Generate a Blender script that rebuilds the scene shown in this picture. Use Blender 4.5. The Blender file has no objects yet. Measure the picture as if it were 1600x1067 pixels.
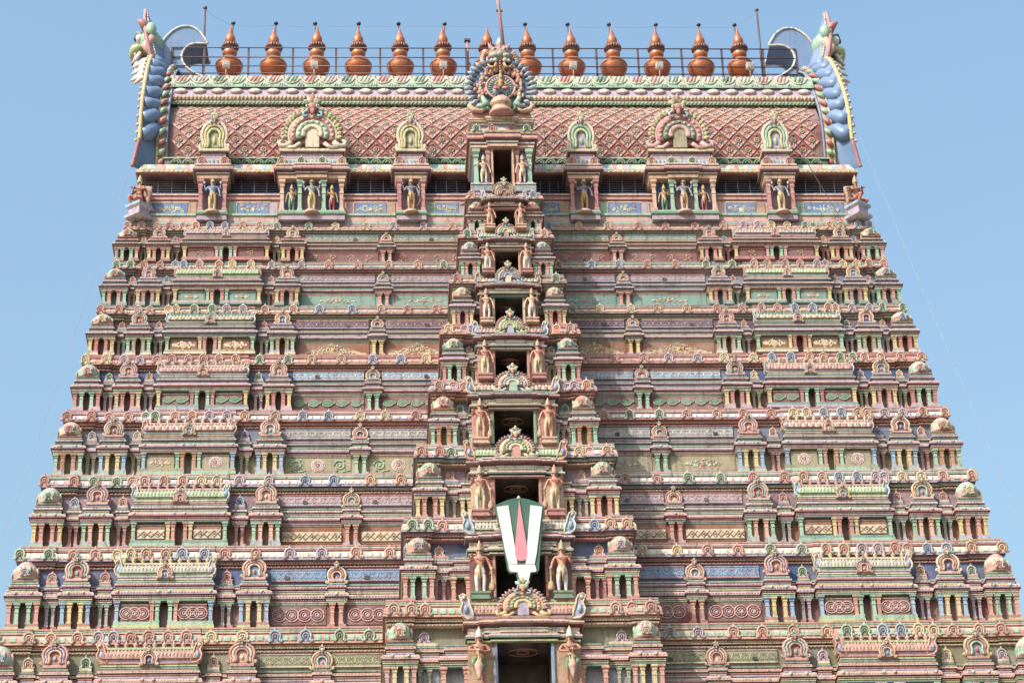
import bpy, math, random
from math import radians as R, sin, cos, pi
from mathutils import Vector, Matrix
random.seed(7)
SC = bpy.context.scene
COL = SC.collection

# ------------------------------------------------------------------ camera
f_px, pitch, yaw, roll = 3940.0, R(28.7), R(3.55), R(1.9)
fw = Vector((sin(yaw)*cos(pitch), cos(yaw)*cos(pitch), sin(pitch)))
rt0 = Vector((cos(yaw), -sin(yaw), 0)); up0 = rt0.cross(fw)
rt = rt0*cos(roll) - up0*sin(roll); up = up0*cos(roll) + rt0*sin(roll)
cam = bpy.data.cameras.new('camera'); cam_o = bpy.data.objects.new('camera', cam); COL.objects.link(cam_o)
M = Matrix((rt, up, -fw)).transposed().to_4x4(); M.translation = Vector((-5.29, 0, 1.7))
cam_o.matrix_world = M
cam.sensor_width = 36; cam.lens = f_px*36/1600; cam.clip_end = 6000
SC.camera = cam_o

# ------------------------------------------------------------------ light
SUN_AZ, SUN_EL = R(47), R(43)       # left of the facade's normal, height
to_sun = Vector((-sin(SUN_AZ)*cos(SUN_EL), -cos(SUN_AZ)*cos(SUN_EL), sin(SUN_EL)))
w = bpy.data.worlds.new('World'); SC.world = w; w.use_nodes = True
nt = w.node_tree
sky = nt.nodes.new('ShaderNodeTexSky'); sky.sky_type = 'NISHITA'; sky.sun_disc = False
sky.sun_elevation = SUN_EL; sky.sun_rotation = math.atan2(to_sun.x, to_sun.y)
sky.air_density = 2.3; sky.dust_density = 5.4; sky.ozone_density = 6.2
nt.links.new(sky.outputs[0], nt.nodes['Background'].inputs[0])
nt.nodes['Background'].inputs[1].default_value = 0.15
sl = bpy.data.lights.new('sun', 'SUN'); sl.energy = 3.05; sl.angle = R(0.6); sl.color = (1, .965, .91)
so = bpy.data.objects.new('sun', sl); COL.objects.link(so)
so.rotation_euler = (-to_sun).to_track_quat('-Z', 'Y').to_euler(); so.location = (-40, 20, 90)
SC.view_settings.view_transform = 'Standard'; SC.view_settings.look = 'None'
SC.view_settings.exposure = 0.76; SC.view_settings.gamma = 1.0

# ------------------------------------------------------------------ colours
def lin(c):
    return tuple(((v/255)/12.92 if v/255 <= .04045 else ((v/255+.055)/1.055)**2.4) for v in c)
P = dict(salmon=(226,150,130), rose=(206,122,118), pink=(232,178,168), maroon=(140,74,76), dmaroon=(92,48,54),  # maroon and dmaroon also paint shade into moulding recesses
         cream=(236,220,182), yellow=(232,204,124), mint=(158,208,172), green=(92,150,106), dgreen=(48,92,66),
         sky=(148,190,222), lav=(192,176,206), grey=(176,174,170), tan=(204,158,116), orange=(204,128,78),
         white=(238,234,226), blue=(58,92,158), dblue=(38,58,104), purple=(112,72,104), teal=(112,168,156),
         olive=(136,132,92), khaki=(176,164,120), mauve=(158,116,138), gblue=(116,128,162), brown=(160,92,48),
         coral=(228,130,112), lilac=(194,170,186), flesh=(224,138,110), dflesh=(196,120,92), gold=(208,160,82),
         red=(178,58,56), dark=(46,36,34), bluegrey=(150,162,176), lime=(196,210,130), peach=(238,186,150),
         iron=(92,60,62), black=(24,22,24), lblue=(120,160,206), hood=(108,150,200), tile=(196,80,72), panelblue=(92,134,198))
def weather(c, sat=.82, val=.665):           # old sun-bleached paint: a little greyer and darker than fresh
    l = .2126*c[0]+.7152*c[1]+.0722*c[2]
    return tuple((l+(v-l)*sat)*val for v in c)
C = {k: weather(lin(v)) for k, v in P.items()}

# ------------------------------------------------------------------ materials
def new_mat(name):
    m = bpy.data.materials.new(name); m.use_nodes = True
    return m, m.node_tree.nodes, m.node_tree.links
def paint(name, rough=.6, spec=.28, metallic=0., dirt=1.0):
    m, N, L = new_mat(name); b = N['Principled BSDF']
    at = N.new('ShaderNodeAttribute'); at.attribute_name = 'Col'
    geo = N.new('ShaderNodeNewGeometry')
    mp = N.new('ShaderNodeMapping'); mp.inputs['Scale'].default_value = (8., 8., 1.1)
    n1 = N.new('ShaderNodeTexNoise'); n1.inputs['Scale'].default_value = 1; n1.inputs['Detail'].default_value = 4
    L.new(geo.outputs['Position'], mp.inputs[0]); L.new(mp.outputs[0], n1.inputs['Vector'])
    n2 = N.new('ShaderNodeTexNoise'); n2.inputs['Scale'].default_value = 1.1; n2.inputs['Detail'].default_value = 5
    L.new(geo.outputs['Position'], n2.inputs['Vector'])
    n3 = N.new('ShaderNodeTexNoise'); n3.inputs['Scale'].default_value = 14; n3.inputs['Detail'].default_value = 3
    L.new(geo.outputs['Position'], n3.inputs['Vector'])
    # faded, chalky patches
    r2 = N.new('ShaderNodeMapRange'); r2.inputs[1].default_value = .35; r2.inputs[2].default_value = .75
    r2.inputs[3].default_value = 0; r2.inputs[4].default_value = .42*dirt
    L.new(n2.outputs[0], r2.inputs[0])
    mx = N.new('ShaderNodeMix'); mx.data_type = 'RGBA'; L.new(r2.outputs[0], mx.inputs[0])
    L.new(at.outputs['Color'], mx.inputs[6]); mx.inputs[7].default_value = (.40, .345, .31, 1)
    # dust lying on faces that look up
    sp = N.new('ShaderNodeSeparateXYZ'); L.new(geo.outputs['Normal'], sp.inputs[0])
    rd = N.new('ShaderNodeMapRange'); rd.inputs[1].default_value = .15; rd.inputs[2].default_value = .9
    rd.inputs[3].default_value = 0; rd.inputs[4].default_value = .42*dirt
    L.new(sp.outputs[2], rd.inputs[0])
    mxd = N.new('ShaderNodeMix'); mxd.data_type = 'RGBA'; L.new(rd.outputs[0], mxd.inputs[0])
    L.new(mx.outputs[2], mxd.inputs[6]); mxd.inputs[7].default_value = (.50, .42, .38, 1)
    # dark rain streaks
    r1 = N.new('ShaderNodeMapRange'); r1.inputs[1].default_value = .47; r1.inputs[2].default_value = .68
    r1.inputs[3].default_value = 0; r1.inputs[4].default_value = .75*dirt
    L.new(n1.outputs[0], r1.inputs[0])
    mul = N.new('ShaderNodeMath'); mul.operation = 'MULTIPLY'; L.new(r1.outputs[0], mul.inputs[0])
    rr = N.new('ShaderNodeMapRange'); rr.inputs[1].default_value = .35; rr.inputs[2].default_value = .6
    L.new(n3.outputs[0], rr.inputs[0]); L.new(rr.outputs[0], mul.inputs[1])
    mx2 = N.new('ShaderNodeMix'); mx2.data_type = 'RGBA'; L.new(mul.outputs[0], mx2.inputs[0])
    L.new(mxd.outputs[2], mx2.inputs[6]); mx2.inputs[7].default_value = (.10, .085, .075, 1)
    mp4 = N.new('ShaderNodeMapping'); mp4.inputs['Scale'].default_value = (1.1, 1.1, 5.); mp4.inputs['Location'].default_value = (3.7, 1.3, 9.1)
    n4 = N.new('ShaderNodeTexNoise'); n4.inputs['Scale'].default_value = 1; n4.inputs['Detail'].default_value = 7; n4.inputs['Roughness'].default_value = .65
    L.new(geo.outputs['Position'], mp4.inputs[0]); L.new(mp4.outputs[0], n4.inputs['Vector'])
    r4 = N.new('ShaderNodeMapRange'); r4.inputs[1].default_value = .53; r4.inputs[2].default_value = .70; r4.inputs[3].default_value = 0; r4.inputs[4].default_value = .6*dirt
    L.new(n4.outputs[0], r4.inputs[0])
    mx4 = N.new('ShaderNodeMix'); mx4.data_type = 'RGBA'; L.new(r4.outputs[0], mx4.inputs[0]); L.new(mx2.outputs[2], mx4.inputs[6]); mx4.inputs[7].default_value = (.13, .11, .095, 1)
    L.new(mx4.outputs[2], b.inputs['Base Color'])
    b.inputs['Roughness'].default_value = rough; b.inputs['Specular IOR Level'].default_value = spec
    b.inputs['Metallic'].default_value = metallic
    bp = N.new('ShaderNodeBump'); bp.inputs['Strength'].default_value = .25; bp.inputs['Distance'].default_value = .02
    L.new(n3.outputs[0], bp.inputs['Height']); L.new(bp.outputs[0], b.inputs['Normal'])
    return m
PAINT = paint('painted_plaster')
GLOSS = paint('enamel_paint', rough=.4, spec=.4, dirt=.35)
COPPER = paint('copper_gilt', rough=.36, spec=.5, metallic=.35, dirt=.5)
def simple(name, col, rough=.8, nscale=3., var=.3):
    m, N, L = new_mat(name); b = N['Principled BSDF']
    n = N.new('ShaderNodeTexNoise'); n.inputs['Scale'].default_value = nscale; n.inputs['Detail'].default_value = 6
    g = N.new('ShaderNodeNewGeometry'); L.new(g.outputs['Position'], n.inputs['Vector'])
    r = N.new('ShaderNodeValToRGB'); L.new(n.outputs[0], r.inputs[0])
    r.color_ramp.elements[0].color = tuple(v*(1-var) for v in col)+(1,); r.color_ramp.elements[1].color = tuple(v*(1+var) for v in col)+(1,)
    r.color_ramp.elements[0].position = .3; r.color_ramp.elements[1].position = .7
    L.new(r.outputs[0], b.inputs['Base Color']); b.inputs['Roughness'].default_value = rough
    return m
GROUND = simple('dusty_ground', (.20, .17, .14), .9, .4)
GRANITE = simple('granite', (.30, .28, .26), .75, 2.)

# ------------------------------------------------------------------ mesh builder
class MB:
    def __init__(s): s.v = []; s.f = []; s.c = []; s.s = []
    def add(s, vs, fs, col, smooth=False, cols=None):
        o = len(s.v); s.v += [tuple(x) for x in vs]
        for i, f in enumerate(fs):
            s.f.append(tuple(o+k for k in f)); s.c.append(cols[i] if cols else col); s.s.append(smooth)
        return s
    def box(s, x0, x1, y0, y1, z0, z1, col):
        vs = [(x0,y0,z0),(x1,y0,z0),(x1,y1,z0),(x0,y1,z0),(x0,y0,z1),(x1,y0,z1),(x1,y1,z1),(x0,y1,z1)]
        return s.add(vs, [(0,3,2,1),(4,5,6,7),(0,1,5,4),(1,2,6,5),(2,3,7,6),(3,0,4,7)], col)
    def frustum(s, rings, cx=0, cy=0, cap=True):
        # rings: (hx, hy, z, col) - rectangular rings bottom to top
        vs = []; fs = []; cs = []
        for hx, hy, z, c in rings:
            vs += [(cx-hx,cy-hy,z),(cx+hx,cy-hy,z),(cx+hx,cy+hy,z),(cx-hx,cy+hy,z)]
        for i in range(len(rings)-1):
            for k in range(4):
                fs.append((i*4+k, i*4+(k+1)%4, i*4+4+(k+1)%4, i*4+4+k)); cs.append(rings[i+1][3])
        if cap:
            n = len(vs); fs += [(3,2,1,0), (n-4,n-3,n-2,n-1)]; cs += [rings[0][3], rings[-1][3]]
        return s.add(vs, fs, None, cols=cs)
    def lathe(s, prof, cx=0, cy=0, n=12, smooth=True, ph=0., sx=1., sy=1.):
        # prof: (r, z, col)
        vs = []; fs = []; cs = []
        for r, z, c in prof:
            for k in range(n):
                a = ph+2*pi*k/n; vs.append((cx+r*cos(a)*sx, cy+r*sin(a)*sy, z))
        for i in range(len(prof)-1):
            for k in range(n):
                fs.append((i*n+k, i*n+(k+1)%n, i*n+n+(k+1)%n, i*n+n+k)); cs.append(prof[i+1][2])
        fs += [tuple(reversed(range(n))), tuple(range(len(vs)-n, len(vs)))]; cs += [prof[0][2], prof[-1][2]]
        return s.add(vs, fs, None, smooth, cols=cs)
    def blob(s, c, r, col, n=8, m=5):
        prof = []; o = len(s.v)
        vs = []; fs = []
        for i in range(1, m):
            th = pi*i/m
            for k in range(n):
                a = 2*pi*k/n
                vs.append((c[0]+r[0]*sin(th)*cos(a), c[1]+r[1]*sin(th)*sin(a), c[2]-r[2]*cos(th)))
        vs += [(c[0],c[1],c[2]-r[2]), (c[0],c[1],c[2]+r[2])]; lo = len(vs)-2; hi = lo+1
        for i in range(m-2):
            for k in range(n): fs.append((i*n+k, i*n+(k+1)%n, i*n+n+(k+1)%n, i*n+n+k))
        for k in range(n):
            fs.append((lo, (k+1)%n, k)); fs.append((hi, (m-2)*n+k, (m-2)*n+(k+1)%n))
        return s.add(vs, fs, col, True)
    def tube(s, pts, r, col, n=5, smooth=True, flat=1.):
        # r: number or list; cross section is flattened in y by `flat`
        pts = [Vector(p) for p in pts]; rs = r if isinstance(r, (list, tuple)) else [r]*len(pts)
        vs = []; fs = []
        for i, p in enumerate(pts):
            t = (pts[min(i+1, len(pts)-1)]-pts[max(i-1, 0)]).normalized()
            a = Vector((0, 1, 0)) if abs(t.y) < .9 else Vector((1, 0, 0))
            u = t.cross(a).normalized(); v = t.cross(u).normalized()
            for k in range(n):
                an = 2*pi*k/n
                vs.append(p+u*rs[i]*cos(an)+v*rs[i]*sin(an)*flat)
        for i in range(len(pts)-1):
            for k in range(n): fs.append((i*n+k, i*n+n+k, i*n+n+(k+1)%n, i*n+(k+1)%n))
        fs += [tuple(range(n)), tuple(reversed(range(len(vs)-n, len(vs))))]
        return s.add(vs, fs, col, smooth)
    def prism(s, poly, y0, y1, col, side=None, plane='xz', off=0.):
        # poly in (a, b); extruded along the third axis from y0 (front) to y1
        n = len(poly)
        ar = sum(poly[i][0]*poly[(i+1) % n][1]-poly[(i+1) % n][0]*poly[i][1] for i in range(n))
        if ar < 0: poly = poly[::-1]
        if plane == 'xz': vs = [(a, y0, b) for a, b in poly]+[(a, y1, b) for a, b in poly]
        elif plane == 'yz': vs = [(y1, a, b) for a, b in poly]+[(y0, a, b) for a, b in poly]
        fs = [tuple(range(n)), tuple(reversed(range(n, 2*n)))]+[(k, n+k, n+(k+1) % n, (k+1) % n) for k in range(n)]
        cs = [col, col]+[side or col]*n
        return s.add(vs, fs, None, cols=cs)
    def bar(s, a, b, r, col, n=6): return s.tube([a, b], r, col, n)
    def sweep(s, loop, prof, cap_lo=False, cap_hi=False):
        # loop: axis-aligned plan polygon, counter-clockwise from above; prof: (offset, z, col of the face ending here)
        n = len(loop); nr = []
        for i in range(n):
            d = Vector((loop[(i+1) % n][0]-loop[i][0], loop[(i+1) % n][1]-loop[i][1]))
            d.normalize(); nr.append((d.y, -d.x))
        def off(i, d):
            a = nr[i-1]; b = nr[i]
            if abs(a[0]*b[0]+a[1]*b[1]) > .5: return (loop[i][0]+a[0]*d, loop[i][1]+a[1]*d)
            return (loop[i][0]+(a[0]+b[0])*d, loop[i][1]+(a[1]+b[1])*d)
        vs = []; fs = []; cs = []
        for d, z, c in prof:
            for i in range(n):
                q = off(i, d); vs.append((q[0], q[1], z))
        for j in range(len(prof)-1):
            for i in range(n):
                fs.append((j*n+i, j*n+(i+1) % n, j*n+n+(i+1) % n, j*n+n+i)); cs.append(prof[j+1][2])
        if cap_lo: fs.append(tuple(reversed(range(n)))); cs.append(prof[0][2])
        if cap_hi: fs.append(tuple(range(len(vs)-n, len(vs)))); cs.append(prof[-1][2])
        return s.add(vs, fs, None, cols=cs)
    def merge(s, o, T=None):
        k = len(s.v); s.v += [tuple(T @ Vector(p)) if T else p for p in o.v]
        s.f += [tuple(k+i for i in f) for f in o.f]; s.c += o.c; s.s += o.s
        return s
    def mesh(s, name, mat=None):
        me = bpy.data.meshes.new(name); me.from_pydata(s.v, [], s.f)
        ca = me.color_attributes.new('Col', 'FLOAT_COLOR', 'CORNER')
        buf = []
        for f, c in zip(s.f, s.c): buf += (list(c)+[1.])*len(f)
        ca.data.foreach_set('color', buf)
        me.polygons.foreach_set('use_smooth', s.s)
        me.materials.append(mat or PAINT); me.update()
        return me

def link(name, data, parent=None, loc=(0,0,0), scale=(1,1,1), rot=(0,0,0)):
    o = bpy.data.objects.new(name, data); COL.objects.link(o)
    o.parent = parent; o.location = loc; o.scale = scale if not isinstance(scale, (int, float)) else (scale,)*3
    o.rotation_euler = rot
    return o
def tag(o, label, cat, group=None, kind=None):
    o['label'] = label; o['category'] = cat
    if group: o['group'] = group
    if kind: o['kind'] = kind
    return o
CACHE = {}
def cached(key, fn, mat=None):
    if key not in CACHE: CACHE[key] = fn().mesh(key[0] if isinstance(key, tuple) else key, mat)
    return CACHE[key]

# ------------------------------------------------------------------ ground and tower root
g = MB().box(-1500, 1500, -1500, 1500, -1, 0, C['tan'])
go = link('ground', g.mesh('ground', GROUND)); go['kind'] = 'structure'
tower = link('temple_tower', None, None, (0, 95, 0))
tag(tower, 'tall tapering temple gateway tower in painted pastel tiers with barrel roof', 'temple tower')

# ------------------------------------------------------------------ ornaments
def omega(Rr, cy, foot, n=14):
    pts = [(-foot*.96, .13), (-foot*1.08, .07), (-foot*.98, .015), (-foot*.80, .01), (-Rr*.93, .09)]
    for i in range(n+1):
        a = R(212) - R(244)*i/n
        pts.append((Rr*cos(a), cy+Rr*sin(a)))
    pts += [(Rr*.93, .09), (foot*.80, .01), (foot*.98, .015), (foot*1.08, .07), (foot*.96, .13)]
    return pts
def nasi_small(c1, c2, c3):
    m = MB()
    m.prism([(x*.98, z) for x, z in omega(.36, .42, .44, 10)[3:-3]], -.10, .12, C[c2])
    m.tube([(x, -.13, z) for x, z in omega(.37, .42, .44, 12)], .085, C[c1], 5)
    m.tube([(x, -.15, z) for x, z in omega(.20, .38, .25, 8)[4:-4]], .06, C[c2], 4)
    m.blob((0, -.14, .36), (.10, .06, .13), C[c3], 6, 4)
    m.blob((0, -.06, .88), (.13, .11, .10), C[c1], 7, 4)
    m.blob((0, -.05, 1.02), (.07, .07, .09), C[c1], 6, 4)
    for s in (-1, 1): m.blob((s*.33, -.15, .10), (.13, .07, .12), C[c1], 6, 4)
    return m
def crest_flower(m, cz, s, cols, y=-.12):
    # lion mask crowned with petals
    k = len(cols)
    for i in range(-2, 3):
        a = i*.42; h = .20*s if i else .26*s
        m.tube([(sin(a)*.06*s, y, cz+cos(a)*.05*s), (sin(a)*h*.75, y-.03*s, cz+cos(a)*h*.8), (sin(a)*h*1.05, y, cz+cos(a)*h*1.15)], [.045*s, .055*s, .012*s], C[cols[abs(i) % k]], 5)
    m.blob((0, y-.05*s, cz-.02*s), (.10*s, .09*s, .09*s), C[cols[0]], 7, 5)
    for q in (-1, 1):
        m.blob((q*.09*s, y-.08*s, cz-.01*s), (.04*s, .04*s, .04*s), C['white'], 6, 4)
        m.blob((q*.09*s, y-.115*s, cz-.01*s), (.018*s, .018*s, .018*s), C['black'], 5, 4)
        m.tube([(q*.10*s, y, cz-.08*s), (q*.17*s, y-.03*s, cz-.13*s), (q*.15*s, y-.03*s, cz-.20*s), (q*.08*s, y-.04*s, cz-.19*s)], .03*s, C[cols[-1]], 5)
    m.blob((0, y-.10*s, cz-.12*s), (.045*s, .04*s, .07*s), C['coral'], 6, 4)
def nasi_big(c1, c2, c3, c4, flower):
    m = MB()
    m.prism([(x, z) for x, z in omega(.43, .43, .46, 14)[3:-3]], -.04, .18, C[c2])
    m.tube([(x, -.08, z) for x, z in omega(.43, .43, .47, 16)], .062, C[c1], 6)
    m.tube([(x, -.11, z) for x, z in omega(.32, .41, .38, 14)[3:-3]], .055, C[c2], 5)
    m.tube([(x, -.14, z) for x, z in omega(.215, .38, .28, 12)[3:-3]], .055, C[c3], 5)
    m.prism([(.15*cos(R(a)), .36+.17*sin(R(a))) for a in range(0, 181, 20)]+[(-.15, .04), (.15, .04)], -.10, 0, C[c4])
    m.blob((0, -.11, .25), (.07, .06, .13), C[c2], 6, 4)
    crest_flower(m, .93, .95, flower)
    return m
def nasi_arch(c1, c2, c3, c4, feath, flower, n=17, wide=1.0):
    # broad arch with a feathered rim; unit half width .5, height about .8
    m = MB()
    for i in range(n):
        a = R(-8)+R(196)*i/(n-1); r0 = .40; r1 = .53
        x0, z0 = r0*cos(a)*wide, .30+r0*sin(a); x1, z1 = r1*cos(a)*wide, .30+r1*sin(a)*1.02
        m.tube([(x0, -.02, z0), ((x0+x1)/2, -.06, (z0+z1)/2), (x1, -.03, z1)], [.03, .052, .014], C[feath[i % len(feath)]], 5)
        m.blob(((x0*.35+x1*.65), -.095, (z0*.35+z1*.65)), (.022, .02, .022), C[feath[(i+1) % len(feath)]], 5, 4)
    def arc(r, rad, col, y, beads=0):
        pts = [(r*cos(R(a))*wide, y, .28+r*sin(R(a))) for a in range(-22, 203, 14)]
        m.tube(pts, rad, C[col], 6)
        if beads:
            for i in range(beads):
                a = R(-5)+R(190)*i/(beads-1)
                m.blob((r*cos(a)*wide, y-rad*.9, .28+r*sin(a)), (.03, .03, .03), C[c3], 6, 4)
    m.prism([(.42*wide*cos(R(a)), .28+.42*sin(R(a))) for a in range(-25, 206, 14)], -.02, .16, C[c1])
    arc(.40, .03, c3, -.05); arc(.335, .062, c1, -.06, 13); arc(.235, .055, c2, -.09, 9); arc(.15, .048, c3, -.11)
    m.prism([(.115*wide*cos(R(a)), .28+.115*sin(R(a))) for a in range(0, 181, 20)]+[(-.115*wide, .02), (.115*wide, .02)], -.11, 0, C[c4])
    for q in (-1, 1):
        m.tube([(q*.36*wide, -.07, .13), (q*.44*wide, -.09, .05), (q*.54*wide, -.09, .06), (q*.56*wide, -.08, .14), (q*.50*wide, -.08, .17)], [.05, .055, .05, .035, .02], C[c3], 6)
        m.tube([(q*.20*wide, -.10, .10), (q*.30*wide, -.10, .02), (q*.44*wide, -.09, .02)], .04, C[c3], 5)
    crest_flower(m, .80, .95, flower, -.13)
    return m
def finial(c):
    return MB().lathe([(.30,0,c),(.34,.10,c),(.20,.18,c),(.44,.36,c),(.44,.48,c),(.22,.62,c),(.24,.70,c),(.10,.86,c),(.02,1.1,c)], n=8)
def horn(c1, c2):
    # upturned yali end of a small barrel roof: unit height 1, points to -x
    m = MB()
    out = [(.30,0),(.0,.02),(-.20,.18),(-.26,.42),(-.16,.66),(-.22,.82),(-.30,.98),(-.16,1.06),(.02,.98),(.10,.80),(.16,.55),(.26,.30)]
    m.prism(out, -.30, .30, C[c1], C[c2])
    m.tube([(x, -.31, z) for x, z in out+out[:1]], .045, C[c2], 5)
    m.blob((-.12, -.30, .90), (.12, .10, .11), C['cream'], 6, 4)
    m.blob((-.02, -.32, .40), (.12, .08, .2), C['sky'], 6, 4)
    return m
def pillar(c1, c2):
    # unit: width 1 (half .5), height 1
    return MB().frustum([(.62,.62,0,C[c1]),(.62,.62,.06,C[c1]),(.45,.45,.09,C[c2]),(.42,.42,.52,C[c1]),(.52,.52,.54,C[c2]),(.52,.52,.58,C[c1]),
                         (.42,.42,.61,C[c1]),(.42,.42,.72,C[c1]),(.58,.58,.77,C[c2]),(.58,.58,.81,C[c1]),(.46,.46,.84,C[c2]),(.80,.80,.90,C[c1]),(.80,.80,.97,C[c1]),(.62,.62,1.0,C[c2])])

# ------------------------------------------------------------------ reliefs on the panels (face -y, unit height 1 centred)
def leaf_relief():
    m = MB(); pts = []
    for i in range(20):
        a = 2*pi*i/20; r = .5*(1-.12*cos(a))
        pts.append((-.1+r*cos(a)*(1.0 if cos(a) < 0 else 1.0), r*sin(a)*.82))
    pts = [(-.62, -.05), (-.45, .25), (-.15, .42), (.2, .38), (.46, .18), (.66, .16), (.80, .26), (.86, .12), (.74, -.04), (.55, -.10), (.35, -.30), (.05, -.42), (-.3, -.38), (-.52, -.25)]
    m.prism(pts, -.09, .02, C['green'], C['mint'])
    m.tube([(x, -.09, z) for x, z in pts+pts[:1]], .05, C['mint'], 4)
    m.tube([(-.5, -.10, -.05), (0, -.11, .02), (.45, -.10, .02)], .03, C['mint'], 4)
    return m
def ring_relief():
    m = MB()
    for r, c in ((.47, 'pink'), (.30, 'rose'), (.15, 'lilac')):
        m.tube([(r*cos(2*pi*i/18), -.05, r*sin(2*pi*i/18)) for i in range(19)], .05, C[c], 4)
    m.blob((.05, -.04, -.04), (.12, .08, .12), C['pink'], 6, 4)
    return m
def rosette_relief(c1='pink', c2='white', c3='coral'):
    m = MB()
    for i in range(12):
        a = 2*pi*i/12; m.blob((.34*cos(a), -.03, .34*sin(a)), (.11, .06, .11), C[c1], 6, 4)
    m.tube([(.46*cos(2*pi*i/18), -.02, .46*sin(2*pi*i/18)) for i in range(19)], .04, C[c2], 4)
    m.tube([(.2*cos(2*pi*i/14), -.05, .2*sin(2*pi*i/14)) for i in range(15)], .05, C[c2], 4)
    m.blob((0, -.05, 0), (.12, .08, .12), C[c3], 7, 4)
    return m
def scroll_relief(c='mint', c2='green', turns=1.6):
    m = MB(); pts = []
    for i in range(22):
        t = i/21; a = turns*2*pi*t; r = .46*(1-.85*t); pts.append((r*cos(a), -.05, r*sin(a)))
    m.tube([(-.75, -.04, -.40), (-.2, -.04, -.5)]+pts[:0], .06, C[c], 4)
    m.tube(pts, [.075-.002*i for i in range(22)], C[c], 5)
    for a in (.6, 2.2, 3.9, 5.2): m.blob((.5*cos(a), -.02, .5*sin(a)), (.13, .05, .09), C[c2], 6, 4)
    m.blob((0, -.05, 0), (.10, .07, .10), C['cream'], 6, 4)
    return m
def spray_relief(seed, w, c=('cream', 'lime', 'coral'), n=40, mound=False):
    # scatter of little blossoms on a stem, width w, height 1
    rr = random.Random(seed); m = MB()
    m.tube([(-w*.48+w*.96*i/14, -.02, .12*sin(i*1.3)-(.3 if mound else 0)) for i in range(15)], .035, C[c[1]], 4)
    for i in range(n):
        x = rr.uniform(-.5, .5); env = max(.12, 1-abs(x)*2)
        z = (rr.uniform(-.5, -.5+env) if mound else rr.uniform(-.42, .42)*env)
        r = rr.uniform(.03, .055) if mound else rr.uniform(.05, .10)
        m.blob((x*w, -.03, z), (r*1.3, .04, r), C[c[i % len(c)] if rr.random() < .8 else c[0]], 5, 4)
    m.blob((0, -.05, -.05), (.16, .06, .16), C[c[2 % len(c)]], 7, 4)
    return m

# ------------------------------------------------------------------ tiers
ZE = {0:33.50, 1:37.29, 2:40.83, 3:44.07, 4:47.07, 5:49.79, 6:52.27, 7:54.55, 8:56.59}     # top of the eave over tier t
HWE = {0:19.9, 1:19.28, 2:18.68, 3:18.03, 4:17.41, 5:16.87, 6:16.43, 7:15.93, 8:15.61}    # half width at the eave's tip
XS = {1:[18.9,17.9,16.9,15.82,13.5,11.2,10.15,7.25],
      2:[18.27,17.31,16.36,15.35,13.1,10.84,9.8,6.74], 3:[17.65,16.71,15.83,14.89,12.69,10.45,9.44,6.2],
      4:[17.09,16.26,15.4,14.52,12.49,10.36,9.36,5.87], 5:[16.58,15.78,14.99,14.21,12.07,9.89,9.09,5.37],
      6:[16.18,15.42,14.71,13.95,11.87,9.73,8.99,5.18], 7:[15.82,15.13,14.46,13.76,11.67,9.5,8.86,4.94],
      8:[15.44,14.79,14.14,13.51,11.39,9.32,8.66,4.8]}
# kuta x, post x (None: none), centre block half width, statue x, door half width
BAY = {1:(4.42,3.56,2.95,1.62,.96), 2:(3.73,2.95,2.52,1.50,.90), 3:(3.26,2.48,2.10,1.40,.82), 4:(2.68,2.02,1.72,1.30,.76),
       5:(2.22,1.60,1.36,1.03,.62), 6:(1.83,None,1.28,.90,.55), 7:(1.46,None,1.00,.78,.47), 8:(1.14,None,.80,.63,.42)}
def YW(z): return -5.0-.16*(56.0-z)
WALLC = {1:'bluegrey', 2:'maroon', 3:'brown', 4:'khaki', 5:'maroon', 6:'brown', 7:'teal', 8:'maroon'}
GRIVA = {1:'olive', 2:'blue', 3:'mauve', 4:'gblue', 5:'blue', 6:'purple', 7:'gblue', 8:'rose'}
BANDC = {1:'olive', 2:'lblue', 3:'lilac', 4:'grey', 5:'sky', 6:'purple', 7:'lilac', 8:'grey'}
# eave: frieze tooth, frieze band, soffit, lip, kapota, blocks, fascia low, fascia high
EAVE = {1:('lime','cream','red','peach','salmon','mint','peach','salmon'), 2:('green','rose','purple','lav','cream','white','rose','salmon'),
        3:('green','tan','dblue','lav','pink','white','mint','pink'), 4:('rose','tan','maroon','rose','lav','white','salmon','rose'),
        5:('dblue','tan','brown','peach','coral','pink','rose','coral'), 6:('rose','lime','maroon','grey','salmon','peach','grey','bluegrey'),
        7:('rose','khaki','maroon','rose','salmon','mint','lav','rose'), 8:('khaki','mint','maroon','cream','salmon','pink','pink','lav')}
CORN = {1:['teal','lime','pink','salmon','lav','cream','rose'], 2:['mint','cream','lav','pink','lime','rose','lav'],
        3:['teal','pink','rose','pink','mint','lav','cream'], 4:['khaki','pink','lav','salmon','mint','lav','teal'],
        5:['teal','cream','rose','lilac','lav','pink','bluegrey'], 6:['khaki','teal','pink','lilac','cream','lav','grey'],
        7:['pink','cream','rose','lav','teal','grey','bluegrey'], 8:['rose','pink','teal','pink','rose','khaki','lilac']}
PIL = {1:[('salmon','peach'),('yellow','cream'),('mint','green')], 2:[('salmon','yellow'),('mint','green'),('sky','lblue'),('yellow','cream')],
       3:[('yellow','cream'),('salmon','rose'),('mint','green'),('peach','salmon')], 4:[('mint','green'),('orange','tan'),('sky','lblue'),('yellow','cream')],
       5:[('rose','salmon'),('mint','green'),('yellow','cream'),('rose','peach')], 6:[('yellow','cream'),('rose','salmon'),('mint','green'),('khaki','cream')],
       7:[('mint','green'),('salmon','rose'),('yellow','cream'),('rose','pink')], 8:[('pink','rose'),('mint','teal'),('yellow','cream'),('salmon','rose')]}
ROOFC = {1:('tan','rose'), 2:('pink','mint'), 3:('mint','lime'), 4:('cream','rose'), 5:('rose','pink'), 6:('cream','khaki'), 7:('mint','lime'), 8:('pink','grey')}
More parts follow.
